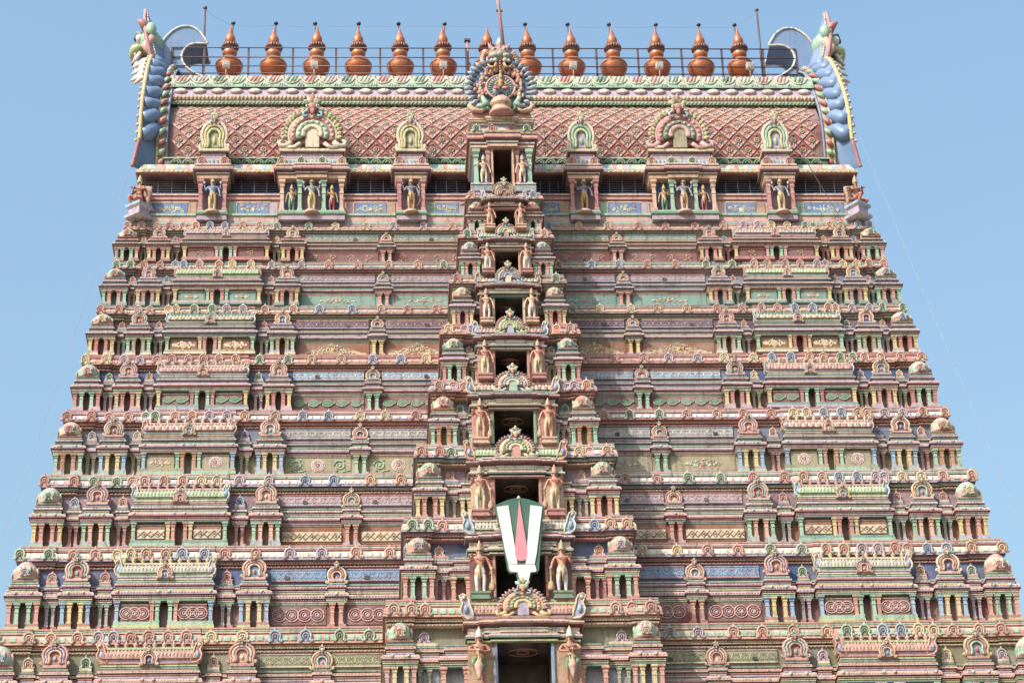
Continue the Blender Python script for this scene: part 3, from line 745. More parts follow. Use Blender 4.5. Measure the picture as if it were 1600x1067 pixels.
    rr = random.Random(t*5+1); seq = list(range(8)); rr.shuffle(seq)
    for s in (-1, 1):
        k = 0; pos = []
        X = [We+.06]+[xs[1]+.1, xs[2]+.15, xs[3]+.3, xs[3]-.35]
        n = 4; X += [xs[4]+hs*.93-hs*1.86*(i+.5)/5.0 for i in range(5)]
        x_in = kx+bk+.5; x_o = xs[4]-hs*.93-.45; nn = max(3, int((x_o-x_in)/.92)); X += [x_o-(x_o-x_in)*i/(nn-1) for i in range(nn)]
        X += [kx+bk*.30] if t > 5 else [kx+bk*.42, kx-bk*.75]
        if bp: X += [bp-.1]
        for x_ in X:
            x_ += rr.uniform(-.09, .09) if len(pos) else 0
            pr = 0.
            for a, b, p in es:
                if a <= -x_ <= b: pr = p
            if x_ > We: pr = es[0][2]
            pos.append(x_)
            link('horseshoe_ornament', nasi_mesh(seq[(k//2+(3 if s > 0 else 0)) % 8]), eo, (s*x_, yw-pr-.17, z(.832)), (nw*rr.uniform(.92, 1.06), nw*.8, nw*1.06*rr.uniform(.94, 1.06)), (0, rr.uniform(-.05, .05), 0)); k += 1
    # pavilions
    k = 0
    for s in (-1, 1):
        j = 0
        for (c, h, p), kind in zip(items, ['kuta','post','panjara','post','shala','post','panjara','mid']):
            if kind == 'shala': shala(t, s*-c, yw-p, z0, H, h, tower, (t+j+(s > 0)) % 6)
            else: pavilion(kind, t, s*-c, yw-p, z0, H, h, (t*3+j*2+(s > 0)) % (6 if kind in ('panjara','mid') else 8), tower, s)
            j += 1
        pavilion('kuta', t, s*kx, yw-2.62, z0, H, bk, (t+4) % 8, tower, s)
        if bp:
            pavilion('post', t, s*bp, yw-2.30, z0, H, max(.2, bp-cw), (t+5) % 8, tower, s)
            # inner pillar beside the statue's niche
            pw = .16*(H/3.5); 
            for xx in ((cw-.06), sx+.42*(H/3.5)): link('pillar', pil_mesh(PIL[t][0]), wo, (s*xx, yw-2.40, z(.05)), (pw, pw, .27*H))
    # long panels: pillar zone and griva zone between pavilions
    for s in (-1, 1):
        for (xa, xb) in ((xs[6]-hj-.02, xs[7]+hm+.02), (xs[7]-hm-.02, kx+bk+.05)):
            cx = s*(xa+xb)/2; wd = abs(xa-xb)-.06
            if wd < .5: continue
            pmz = z(.20); ph = .215*H
            pmesh = MB().box(-wd/2, wd/2, -.03, .02, -ph/2, ph/2, C[WALLC[t]]).mesh('panel')
            link('panel', pmesh, wo, (cx, yw, pmz))
            motif(t, wo, cx, yw-.035, pmz, wd, ph, s)
            gh = .118*H
            gm = MB().box(-wd/2, wd/2, -.05, .02, -gh/2, gh/2, C[BANDC[t]])
            gr = random.Random(int(abs(cx)*100)+t); st = .16; nn = int(wd/st)
            for i in range(nn):
                x_ = -wd/2+wd*(i+.5)/nn
                gm.tube([(x_+.075*cos(R(a))*(1 if i % 2 else -1), -.052, gh*.30*sin(R(a))) for a in range(20, 341, 40)], .016, C[{2:'sky',5:'white',3:'pink',4:'white',7:'lav',6:'lilac',8:'mint',1:'lime'}[t]], 4)
            gm.box(-wd/2, wd/2, -.08, .0, -gh/2-.04, -gh/2, C[q[5]]); gm.box(-wd/2, wd/2, -.07, .0, gh/2, gh/2+.035, C[q[2]])
            link('panel', gm.mesh('panel'), wo, (cx, yw, z(.652)))
            # small square drain holes
            if (t+s) % 3: 
                hx = cx+gr.uniform(-.3, .3)*wd
                hmk = cached('drain_hole', lambda: MB().box(-.085, .085, -.012, .0, -.07, .07, C['black']))
                link('drain_hole', hmk, wo, (hx, yw-.085, z(.625)))
    doorway(t, yw-2.72, z0, H)
for t in range(1, 9): tier(t)

# ------------------------------------------------------------------ lower body down to the ground (below the frame)
lm = MB(); W0 = 19.5
yb = YW(33.0)
for i in range(6):
    za, zb = 33.4-4.1*i, 33.4-4.1*(i+1)
    w_ = W0+.62*(i+1)-.3; y_ = 8.75+.62*i
    zb = max(zb, 10.)
    lp = plan([(-w_, -5.4-.3*i, 0.), (-5.4-.3*i, -3.2, 2.4), (-3.2, 0, 2.4)], w_, -y_, y_)
    lm.sweep(lp, [(0,zb,C['rose']),(0,zb+(za-zb)*.55,C['mauve']),(.3,zb+(za-zb)*.6,C['maroon']),(.3,zb+(za-zb)*.68,C['salmon']),(.0,zb+(za-zb)*.72,C['cream']),(.0,zb+(za-zb)*.82,C['gblue']),(.5,zb+(za-zb)*.86,C['red']),(.5,zb+(za-zb)*.95,C['mint']),(.3,za,C['salmon']),(-.6,za+.002,C['tan'])], True, True)
link('lower_body', lm.mesh('lower_body'), tower)
gb = MB()
gb.sweep(plan([(-24, -4, 0.), (-4, 0, 2.2)], 24, -13.5, 13.5), [(.4,-.2,C['grey']),(.4,1.2,C['grey']),(0,1.4,C['grey']),(0,8.6,C['grey']),(.5,9.0,C['grey']),(.5,9.6,C['grey']),(0,10.1,C['grey'])], True, True)
link('granite_base', gb.mesh('granite_base', GRANITE), tower)

# ------------------------------------------------------------------ top storey
ZT = 56.6; YT = -4.95
def top_storey():
    hwT = 14.95
    # body behind: floor ledge, parapet, recessed dark gallery, eave
    m = MB(); core = plan([(-hwT, 0, 0.)], hwT, YT+1.5, 4.6)
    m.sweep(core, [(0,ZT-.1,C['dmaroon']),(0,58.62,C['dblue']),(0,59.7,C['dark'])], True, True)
    wo = link('storey_wall', m.mesh('storey_wall'), tower)
    m = MB(); lo = plan([(-hwT-.35, 0, 0.)], hwT+.35, YT-.12, 5.1)
    m.sweep(lo, [(-.2,ZT-.02,C['mint']),(.05,ZT+.02,C['mint']),(.05,ZT+.10,C['mint']),(0,ZT+.16,C['maroon']),(0,ZT+.40,C['pink']),(.06,ZT+.42,C['mint']),(.06,ZT+.52,C['mint']),(-.4,ZT+.53,C['mint'])], True, True)
    link('floor_ledge', m.mesh('floor_ledge'), tower)
    # parapet with painted panels
    z0, z1 = ZT+.42, 57.88
    m = MB().box(-hwT, hwT, YT, YT+.3, z0, z1, C['pink'])
    lo = plan([(-hwT-.05, 0, 0.)], hwT+.05, YT-.02, YT+.35)
    m.sweep(lo, [(0,z1-.06,C['rose']),(.06,z1-.02,C['rose']),(.06,z1+.08,C['salmon']),(0,z1+.10,C['dmaroon']),(0,z1+.16,C['pink']),(.07,z1+.18,C['rose']),(.07,z1+.26,C['pink']),(0,z1+.28,C['pink'])], True, True)
    po = link('parapet', m.mesh('parapet'), tower)
    # small supports inside the gallery
    NX = [(-12.03,.62,'s'),(-7.9,1.38,'b'),(-3.75,.62,'s'),(3.52,.62,'s'),(7.73,1.40,'b'),(11.84,.62,'s')]
    op = []; edges = [-hwT]
    for x, h, k in NX[:3]: op.append((edges[-1], x-h)); edges.append(x+h)
    op.append((edges[-1], -1.35)); edges.append(1.35)
    for x, h, k in NX[3:]: op.append((edges[-1], x-h)); edges.append(x+h)
    op.append((edges[-1], hwT))
    sl_ = MB()
    for i, (a, b) in enumerate(op):
        pa, pb = a+.42, b-.42
        # blue panel, bare posts either side, flowers
        w2 = (pb-pa)/2; cx = (pa+pb)/2; ph = .58; zc = (z0+z1)/2-.02
        pm = MB().box(-w2, w2, -.03, .03, -ph/2, ph/2, C['panelblue']); pm.box(-w2-.05, w2+.05, -.045, .0, ph/2, ph/2+.05, C['cream']); pm.box(-w2-.05, w2+.05, -.045, 0, -ph/2-.05, -ph/2, C['mint'])
        pl = link('panel', pm.mesh('panel'), po, (cx, YT, zc))
        for s in (-1, 1): link('panel', MB().box(-.17, .17, -.04, .02, -ph/2-.03, ph/2+.03, C[['pink','tan','mint','lilac'][(i*2+(s > 0)) % 4]]).mesh('panel'), po, (cx+s*(w2+.2), YT, zc))
        rr = random.Random(i+40)
        nfl = 5 if i % 2 else 7
        for k in range(nfl):
            c1 = rr.choice(['cream','coral','white','pink','yellow'])
            fl = cached(('painted_flower', c1), lambda: (lambda q: ([q.blob((.6*cos(a), 0, .6*sin(a)), (.42, .2, .42), C[c1], 6, 4) for a in [2*pi*j/6 for j in range(6)]], q.blob((0, -.12, 0), (.32, .2, .32), C['orange'], 6, 4))[1])(MB()))
            link('flower_relief', fl, po, (cx-w2*.85+w2*1.7*(k+.5)/nfl+rr.uniform(-.08, .08), YT-.035, zc+rr.uniform(-.16, .16)), rr.uniform(.05, .095))
        link('relief', spray_relief(i+3, w2*1.5/.5, ('mint','lime','cream'), 26).mesh('relief'), po, (cx, YT-.03, zc), (.5, .08, .5))
        # louvre: blades and mullions, deep in the opening
        lv = MB()
        for k in range(9):
            zz = 58.24+k*.115
            lv.add([(a, YT+.42, zz), (b, YT+.42, zz), (b, YT+.50, zz+.05), (a, YT+.50, zz+.05), (a, YT+.42, zz+.02), (b, YT+.42, zz+.02), (b, YT+.50, zz+.07), (a, YT+.50, zz+.07)],
                   [(0,3,2,1),(4,5,6,7),(0,1,5,4),(2,3,7,6)], C['lblue' if k < 4 else 'gblue'])
        for k in range(1, 4): lv.bar((a+(b-a)*k/4, YT+.41, 58.2), (a+(b-a)*k/4, YT+.41, 59.3), .018, C['bluegrey'], 4)
        link('window_louvre', lv.mesh('window_louvre'), wo)
    # eave, striped apron, leaf band
    m = MB(); lo = plan([(-hwT-.15, 0, 0.)], hwT+.15, YT+.1, 4.9)
    m.sweep(lo, [(-.5,59.15,C['dmaroon']),(.10,59.13,C['dmaroon']),(.18,59.19,C['red']),(.20,59.21,C['yellow']),(.20,59.33,C['yellow']),(.16,59.34,C['maroon']),(.14,59.37,C['pink']),(.10,59.39,C['pink']),(.0,59.59,C['cream']),(-.10,59.77,C['cream']),(-.25,59.78,C['dgreen'])], True, True)
    eo = link('eave', m.mesh('eave'), tower)
    sm = MB(); yw = YT+.1; pr = [('mint','rose'),]
    n = 150
    cols = ['mint','pink','cream','coral','sky','white']
    for i in range(n):
        x = -hwT-.1+(2*hwT+.2)*(i+.5)/n; wd = (2*hwT+.2)/n*.42
        col = C[cols[(i*7//3) % 6]]
        vs = []
        for d, z in ((.118,59.40),(.018,59.59),(-.082,59.76)): vs += [(x-wd, yw-d, z), (x+wd, yw-d, z)]
        sm.add(vs, [(0,1,3,2),(2,3,5,4)], col)
        if i % 1 == 0: sm.box(x-.05, x+.05, yw-.22, yw-.19, 59.23, 59.31, C['cream'])
    o = link('striped_apron', sm.mesh('striped_apron'), eo); o['kind'] = 'stuff'
    m = MB(); lo = plan([(-14.15, 0, 0.)], 14.15, -4.56, 4.4)
    m.sweep(lo, [(0,59.68,C['dgreen']),(.0,59.75,C['dgreen']),(.0,60.15,C['dgreen']),(.07,60.16,C['dgreen']),(.07,60.22,C['mint']),(-.3,60.23,C['mint'])], True, True)
    lb = link('leaf_band', m.mesh('leaf_band'), tower)
    lf = cached('scroll_leaf', lambda: (lambda q: (q.tube([(.4*cos(R(a)), -.05, .05+.4*sin(R(a))) for a in range(-10, 200, 20)], .085, C['green'], 5), q.tube([(.2*cos(R(a)), -.05, .05+.22*sin(R(a))) for a in range(-10, 200, 30)], .08, C['green'], 5))[1])(MB()))
    n = 56
    for i in range(n):
        x = -13.9+27.8*(i+.5)/n
        if any(abs(x-q)<h*.8 for q, h, k in NX) or abs(x) < 1.0: continue
        link('scroll_leaf', lf, lb, (x, -4.56, 59.90), (.5, .6, .50))
    # niche pavilions
    for i, (x, h, k) in enumerate(NX):
        m = MB(); yf = YT-.50
        big = k == 'b'
        m.box(-h*.9, h*.9, .38, 1.2, ZT+.1-57, 1.78, C['mauve'] if not big else C['blue'])
        if big: m.box(-.42, .42, .36, .5, .15, 1.70, C['mauve'])
        m.box(-h, h, .05, 1.0, -.35, .02, C['lilac'])
        m.box(-h, h, .04, 1.0, .02, .10, C['mint'])
        m.box(-h-.04, h+.04, 0, 1.0, -.10, .0, C['green'])
        pv = link('niche_pavilion', m.mesh('niche_pavilion'), tower, (x, yf, 57.0))
        if big: pp = [(-h+.14, ('peach','tan')), (-.50, ('mint','green')), (.50, ('mint','green')), (h-.14, ('peach','tan'))]
        else: pp = [(-h+.12, ('rose','salmon')), (h-.12, ('rose','salmon'))]
        for q, c in pp: link('pillar', pil_mesh(c), pv, (q, .16, .10), (.17, .17, 1.56))
        cm = MB()
        fr = [(-h-.02, -h*.45, 0.), (-h*.45, 0, .08)] if big else [(-h-.02, 0, 0.)]
        lo = plan(fr, h+.02, .02, 1.2)
        cm.sweep(lo, [(-.1,2.42,C['peach']),(.0,2.44,C['peach']),(.02,2.60,C['peach']),(.0,2.62,C['maroon']),(.0,2.68,C['maroon']),(.06,2.69,C['cream']),(.06,2.76,C['cream']),(.0,2.78,C['maroon']),(.18,2.84,C['maroon']),(.20,2.88,C['lav']),(.19,2.98,C['rose']),(.10,3.10,C['salmon']),(.06,3.12,C['dblue']),(.06,3.16,C['dblue']),(.12,3.18,C['cream']),(.12,3.25,C['cream']),(.02,3.26,C['pink'])], True, True)
        link('cornice', cm.mesh('cornice'), pv, (0, 0, -.32), (1, 1, .81))
        bm = MB(); lo = plan([(-h*.98, 0, 0.)], h*.98, .12, 1.2)
        bm.sweep(lo, [(.08,3.26,C['lav']),(.08,3.30,C['sky']),(.10,3.50,C['white']),(0,3.56,C['pink']),(-.08,3.58,C['dmaroon']),(-.10,3.62,C['lav']),(-.10,3.88,C['lilac']),(.0,3.92,C['maroon']),(.04,3.94,C['cream']),(.04,4.04,C['cream']),(-.06,4.06,C['cream'])], True, True)
        for j in range(int(h*2/.16)):
            xx = -h*.95+h*1.9*(j+.5)/int(h*2/.16)
            bm.box(xx-.035, xx+.035, .0, .1, 3.30, 3.46, C['sky' if j % 2 else 'lblue'])
        link('attic_block', bm.mesh('attic_block'), pv, (0, 0, -1.266), (1, 1, 1.1))
        ns = [-h*.92, -h*.32, h*.32, h*.92] if big else [-h*.78, h*.78]
        for j, q in enumerate(ns): link('horseshoe_ornament', nasi_mesh([5, 1, 1, 5][j] if big else 4), pv, (q, .02, 2.31), (.42, .40, .44))
        if big:
            am = nasi_arch('rose','mint','cream','cream' if x < 0 else 'mint',['lime','yellow','khaki'],['rose','yellow','green','sky'], 21) if x < 0 else nasi_arch('rose','green','pink','khaki',['yellow','lime','tan'],['rose','green','yellow','lav'], 21)
            link('arched_gable', am.mesh('arched_gable'), pv, (0, .25, 3.19), (2.50, 1.7, 2.55))
        else:
            am = cached(('niche_gable', i % 2), lambda: nasi_big('cream','mint' if i % 2 else 'yellow','lime','lav' if i % 2 else 'khaki',['lime','yellow','grey','lav']))
            link('arched_gable', am, pv, (0, .25, 3.19), (1.22, 1.1, 1.62))
    return NX
NX = top_storey()

# ------------------------------------------------------------------ barrel vault
th = [98, 98, 90, 77, 65, 60, 56, 54, 54]
prof = [(-4.18, 60.36)]
for a in th: prof.append((prof[-1][0]-.46*cos(R(a))*-1*-1 if False else prof[-1][0]+.46*cos(R(a)), prof[-1][1]+.46*sin(R(a))))
vm = MB(); XV = 14.1
full = prof+[(-3.1, 64.6), (-2.6, 65.2), (-1.6, 65.9), (-.9, 66.3), (.9, 66.3), (1.6, 65.9), (2.6, 65.2), (3.2, 64.6), (3.6, 63.6), (4.2, 62.2), (4.1, 60.5)]
n = len(full)
vm.add([(x, y, z) for x in (-XV, XV) for y, z in full], [(k, n+k, n+k+1, k+1)[::-1] for k in range(n-1)]+[tuple(range(n)), tuple(reversed(range(n, 2*n)))], C['maroon'])
vo = link('barrel_vault', vm.mesh('barrel_vault'), tower)
def tile():
    m = MB(); w_, h = .368, .418
    # border, then a raised field with its boss
    def ring(k, y): return [(0, y, -h*k), (w_*k, y, 0), (0, y, h*k), (-w_*k, y, 0)]
    a, b, c = ring(1, 0), ring(.92, -.028), ring(.62, -.012)
    vs = a+b+c
    fs = [(k, (k+1) % 4, 4+(k+1) % 4, 4+k) for k in range(4)]+[(4+k, 4+(k+1) % 4, 8+(k+1) % 4, 8+k) for k in range(4)]+[(8, 9, 10, 11)]
    cs = [C['peach'], C['rose'], C['rose'], C['peach']]+[C['pink'], C['tile'], C['tile'], C['pink']]+[C['tile']]
    m.add(vs, fs, None, cols=cs)
    for i in range(1, 4):                        # petals in the lower corner
        t_ = (i-2)*.16; m.tube([(t_*.5, -.03, -.14), (t_*1.1, -.05, -.26+abs(t_)*.5)], [.014, .02], C['white'], 4)
    m.tube([(.105*cos(2*pi*i/12), -.045, .02+.105*sin(2*pi*i/12)) for i in range(13)], .022, C['cream'], 4)
    m.blob((0, -.02, .02), (.085, .035, .085), C['green'], 8, 4)
    m.tube([(-.06, -.04, .24), (0, -.05, .30), (.06, -.04, .24)], .022, C['yellow'], 4)
    return m
tm = cached('diamond_tile', tile)
cnt = 0
for j in range(9):
    y0, z0_ = prof[j]; y1, z1_ = prof[j+1]
    ang = th[j]
    yy, zz = (y0, z0_)
    a = (th[max(j-1, 0)]+th[j])/2
    nn = 35
    if j == 8: nn = 34
    for i in range(nn+1):
        x = .80*(i-17)+(-.40 if j % 2 else 0)
        if abs(x) > XV-.25: continue
        if j == 0: pass
        o = link('diamond_tile', tm, vo, (x, yy-.012*sin(R(a)), zz+.012*cos(R(a))), (1, 1, 1), (-(R(90)-R(a)), 0, 0))
        cnt += 1
# ridge cap bands on the vault
def band(name, pts, cols, parent=None, x=XV+.02):
    m = MB(); k = len(pts)
    m.add([(q, y, z) for q in (-x, x) for y, z in pts], [(i+1, i, k+i, k+i+1) for i in range(k-1)], None, cols=[C[c] for c in cols])
    m.add([(q, y, z) for q in (-x, x) for y, z in pts+[(pts[-1][0]+.5, pts[-1][1]), (pts[0][0]+.5, pts[0][1])]], [tuple(reversed(range(k+2))), tuple(range(k+2, 2*k+4))], C[cols[0]])
    return link(name, m.mesh(name), parent or tower)
yA, zA = -3.50, 63.47
rope = band('rope_band', [(yA+.25, zA+.16), (yA-.02, zA+.20), (yA-.04, zA+.34), (yA+.02, zA+.40)], ['dgreen','mint','mint'], vo)
bead = band('bead_band', [(yA+.02, zA+.40), (yA-.02, zA+.44), (yA+.0, zA+.68), (yA+.06, zA+.72)], ['maroon','peach','cream'], vo)
whit = band('lotus_band', [(yA+.06, zA+.72), (yA+.07, zA+.76), (yA+.20, zA+1.16)], ['lav','lav'], vo)
cres = band('crest_band', [(yA+.22, zA+1.16), (yA+.08, zA+1.18), (yA+.10, zA+1.34), (yA+.22, zA+1.62), (yA+.36, zA+1.86), (yA+.58, zA+2.10), (yA+1.0, zA+2.36), (-1.2, 66.3), (-.8, 66.5)], ['dgreen','mint','mint','mint','cream','pink','grey','grey'], vo)
link('ridge_beam', MB().box(-XV, XV, -.75, .75, 66.2, 66.95, C['rose']).mesh('ridge_beam'), vo)
sm = MB()
for i in range(168):
    x = -XV+.08+(2*XV-.16)*i/167
    sm.blob((x, yA-.03, zA+.56), (.075, .06, .10), C['cream' if i % 2 else 'peach'], 6, 4)
    sm.tube([(x-.05, yA-.045, zA+.22), (x+.05, yA-.045, zA+.33)], .03, C['lime'], 4)
o = link('bead_row', sm.mesh('bead_row'), bead); o['kind'] = 'stuff'
lotus = cached('lotus_boss', lambda: MB().lathe([(1,0,C['rose']),(1,.25,C['pink']),(.72,.5,C['pink']),(.62,.62,C['white']),(.3,.72,C['white'])], n=14))
for i in range(35):
    x = -XV+.40+.805*i
    if abs(x) > XV-.2 or abs(x) < 1.5: continue
    link('lotus_boss', lotus, whit, (x, yA+.12, zA+.96), (.29, .17, .17), (R(74), 0, 0))
wave = MB(); n = 35
def crest_pt(v):      # point on the crest's face, v from 0 (lower lip) to 1 (upper edge)
    pts = [(yA+.08, zA+1.18), (yA+.10, zA+1.34), (yA+.22, zA+1.62), (yA+.36, zA+1.86), (yA+.58, zA+2.10)]
    t = v*4; k = min(int(t), 3); f = t-k
    return (pts[k][0]*(1-f)+pts[k+1][0]*f, pts[k][1]*(1-f)+pts[k+1][1]*f)
for i in range(n):
    x0 = -XV+.8*i
    if x0 > XV-.8: break
    pts = []
    for k in range(11):
        u = k/10; v = .30+.42*(1-sin(pi*u))**1.5
        y_, z_ = crest_pt(v); pts.append((x0+.8*u, y_-.02, z_))
    wave.tube(pts, .045, C['cream'], 5)
    y_, z_ = crest_pt(.75); wave.blob((x0, y_-.03, z_), (.11, .06, .11), C['cream'], 7, 4); y_, z_ = crest_pt(.88); wave.blob((x0, y_-.03, z_), (.06, .05, .06), C['coral'], 6, 4)
    for d in (-.10, 0, .10):
        y_, z_ = crest_pt(.10); y2, z2 = crest_pt(.34); wave.tube([(x0+d*1.3, y_-.02, z_), (x0+d*.5, y2-.03, z2)], [.02, .03], C['white'], 4)
o = link('wave_crest', wave.mesh('wave_crest'), cres); o['kind'] = 'stuff'
for i in range(35):   # coloured swirl leaves between the waves
    x0 = -XV+.8*i
    if x0 > XV-.8: break
    kc = [('rose','coral'),('lilac','cream'),('green','dgreen'),('mint','cream'),('coral','rose'),('pink','salmon'),('green','mint')][i % 7]
    fm = MB()
    for q, (u0, wd) in enumerate(((.26, .10), (.46, .13), (.66, .12), (.82, .08))):
        pp = []
        for v in (.36, .52, .70, .86, .98):
            y_, z_ = crest_pt(v); pp.append((x0+.8*(u0-.16+.34*v), y_-.015, z_))
        fm.tube(pp, [.02, wd*.6, wd*.62, wd*.6, wd*.5], C[kc[q % 2] if q < 3 else 'cream'], 5, True, .4)
    link('swirl_leaf', fm.mesh('swirl_leaf'), cres)

# ------------------------------------------------------------------ gable ends of the vault
def smoothcurve(pts, n):
    out = []
    for i in range(n+1):
        t = i/n*(len(pts)-1); k = min(int(t), len(pts)-2); f = t-k
        p0, p1, p2, p3 = [Vector(pts[max(0, min(len(pts)-1, k+d))]) for d in (-1, 0, 1, 2)]
        out.append(.5*((2*p1)+(-p0+p2)*f+(2*p0-5*p1+4*p2-p3)*f*f+(-p0+3*p1-3*p2+p3)*f**3))
    return out
vcurve = [(-4.10,59.72),(-4.22,60.4),(-4.30,61.2),(-4.25,62.2),(-3.9,63.2),(-3.3,64.3),(-2.6,65.4),(-1.7,66.4),(-.7,67.2),(0,67.6)]
vc = smoothcurve([Vector((0, y, z)) for y, z in vcurve], 96)
vc_full = vc+[Vector((0, -p.y, p.z)) for p in vc[-2::-1]]
def gable(sgn):
    root = link('gable_end', None, tower)
    L = len(vc_full)
    def nrm(i):
        t = (vc_full[min(i+1, L-1)]-vc_full[max(i-1, 0)]).normalized(); return Vector((0, -t.z, t.y))
    # end wall and inner hood
    m = MB()
    ring = [(sgn*(XV+.02), p.y, p.z) for p in vc_full]
    ring2 = [(sgn*(XV+.50), p.y, p.z) for p in vc_full]
    # flare: inner edge at the vault, outer edge further out and away
    rings = []
    K = 7
    for k in range(K+1):
        u = k/K; row = []
        for i, p in enumerate(vc_full):
            nn = nrm(i); fl = .10+.72*u**1.8
            s_ = i/(L-1); s_ = min(s_, 1-s_)*2
            bulge = 0.
            if .22 < s_ < .97: bulge = .26*abs(sin((s_*10-u*.9)*pi))**.6*sin(pi*min(1, u))**.8
            wide = .30 if s_ < .2 else 0.
            x = sgn*(XV+.36+.72*u+wide*u*(1-s_/.2 if s_ < .2 else 0))
            q = p+nn*(fl+bulge*.8)
            row.append((x, q.y, q.z))
        rings.append(row)
    vs = [v for r in rings for v in r]; fs = []
    for k in range(K):
        for i in range(L-1):
            f = (k*L+i, k*L+i+1, (k+1)*L+i+1, (k+1)*L+i); fs.append(f if sgn < 0 else f[::-1])
    m.add(vs, fs, C['hood'], True)
    link('flared_hood', m.mesh('flared_hood', GLOSS), root)
    # rim: cream rope above, red edge near the foot
    m = MB(); rim = rings[-1]
    k0 = 17
    m.tube(rim[:k0+1], .085, C['rose'], 6); m.tube(rim[k0:L-k0], .095, C['yellow'], 6); m.tube(rim[L-k0-1:], .085, C['rose'], 6)
    for i in range(k0, L-k0, 4): m.blob(Vector(rim[i])+Vector((sgn*.12, 0, 0)), (.09, .08, .08), C['cream'], 6, 4)
    link('rim', m.mesh('rim'), root)
    for k in range(8):                           # fat overlapping rolls up the hood
        for side in (0, 1):
            i0 = int(28+k*(L/2-30)/8); i1 = i0-6
            ii = [i0, (i0*2+i1)//3, i1, i1-1]
            pp = []
            for q, ri in zip(ii, (0, 3, 5, K)):
                q = q if side == 0 else L-1-q
                pp.append(Vector(rings[ri][q])-nrm(q)*.17)
            link('hood_roll', MB().tube(pp, [.30, .36, .36, .30], C['hood'], 10).mesh('hood_roll', GLOSS), root)
    # outer face of the gable
    m = MB(); m.add([(sgn*(XV+.9), p.y, p.z) for p in vc_full], [tuple(range(L)) if sgn > 0 else tuple(reversed(range(L)))], C['salmon']); link('gable_face', m.mesh('gable_face'), root)
    # garland band between vault and hood
    m = MB(); gb_ = []
    vs = []
    for i in range(2, L-2):
        p = vc_full[i]; nn = nrm(i)
        for dx, o in ((0., .16), (.40, .22)): vs.append((sgn*(XV+dx), (p+nn*o).y, (p+nn*o).z))
    k = len(vs)//2
    fs = [(2*i, 2*i+2, 2*i+3, 2*i+1) if sgn > 0 else (2*i+1, 2*i+3, 2*i+2, 2*i) for i in range(k-1)]
    m.add(vs, fs, C['tan'])
    e0 = [vs[2*i] for i in range(k)]; e1 = [vs[2*i+1] for i in range(k)]
    m.tube(e0, .06, C['hood'], 5); m.tube(e1, .055, C['yellow'], 5)
    link('garland_band', m.mesh('garland_band'), root)
    for i in range(5, L-12, 6):
        p = vc_full[i]; q = vc_full[i+4]; nn = nrm(i)*.26
        a = Vector((sgn*(XV+.36), p.y, p.z))+nn; b = Vector((sgn*(XV+.08), q.y, q.z))+nn
        lm_ = MB().tube([a, a*.5+b*.5+nn*.25, b], [.05, .13, .06], C[['coral','mint','rose','mint'][(i//6) % 4]], 6)
        link('garland_leaf', lm_.mesh('garland_leaf'), root)
        if i % 2: pass
    # tall crest leaf leaning outward, blue inside with a flowered border
    base = Vector((sgn*(XV+.42), 0, 66.6))
    lf = [(-.15,0,1.75),(.12,.9,1.95),(.42,1.9,1.75),(.78,2.9,1.25),(1.14,3.8,.6),(1.42,4.6,.06)]
    m = MB(); vs = []
    NN = 8
    for dx, dz, hw in lf:
        for j in range(NN+1):
            u = -1+2*j/NN; bow = 1.0*(u*u)*(hw/1.9)
            for off in (0, .12): vs.append((base.x+sgn*(dx+off-.25+bow*.8), u*hw, base.z+dz))
    idx = lambda r, j, o: (r*(NN+1)+j)*2+o
    fs = []; cs = []
    for r in range(len(lf)-1):
        for j in range(NN):
            q = (idx(r,j,0), idx(r,j+1,0), idx(r+1,j+1,0), idx(r+1,j,0)); fs.append(q if sgn > 0 else q[::-1]); cs.append(C['hood'] if 0 < j < NN-1 else C['bluegrey'])
            q = (idx(r,j,1), idx(r,j+1,1), idx(r+1,j+1,1), idx(r+1,j,1)); fs.append(q[::-1] if sgn > 0 else q); cs.append(C['rose'])
        for j, fl in ((0, 1), (NN, -1)):
            q = (idx(r,j,0), idx(r+1,j,0), idx(r+1,j,1), idx(r,j,1)); fs.append(q if sgn*fl > 0 else q[::-1]); cs.append(C['rose'])
    m.add(vs, fs, None, cols=cs)
    cl = link('crest_leaf', m.mesh('crest_leaf', GLOSS), root)
    m = MB(); rr = random.Random(3)
    for r in range(len(lf)-1):
        for q in range(7):
            f = (q+rr.random())/7
            dx = lf[r][0]*(1-f)+lf[r+1][0]*f; dz = lf[r][1]*(1-f)+lf[r+1][1]*f; hw = lf[r][2]*(1-f)+lf[r+1][2]*f
            for u in (-.9, .9):
                bow = 1.0*u*u*(hw/1.9); m.blob((base.x+sgn*(dx-.25+bow*.8-.03), u*hw, base.z+dz), (.05, .09, .08), C[rr.choice(['white','bluegrey','cream'])], 5, 4)
    for r in range(len(lf)):
        pass
    m.tube([(base.x+sgn*(dx+.06-.25+.80*(hw/1.9)), -hw, base.z+dz) for dx, dz, hw in lf], .09, C['rose'], 5)
    link('leaf_border', m.mesh('leaf_border'), cl)
    # lion mask on the outside of the apex
    m = MB(); X = lambda d: sgn*(XV+1.12+d); zc = 68.75; yc = -.95
    m.blob((X(.15), yc*.5, zc), (.62, 1.05, .72), C['mint'], 14, 9)
    m.blob((X(.70), yc*.5, zc-.35), (.45, .75, .34), C['lime'], 12, 7)
    m.blob((X(.92), yc*.5, zc-.10), (.22, .35, .22), C['rose'], 10, 6)
    m.blob((X(.62), yc*.5, zc-.85), (.42, .70, .16), C['red'], 10, 6)
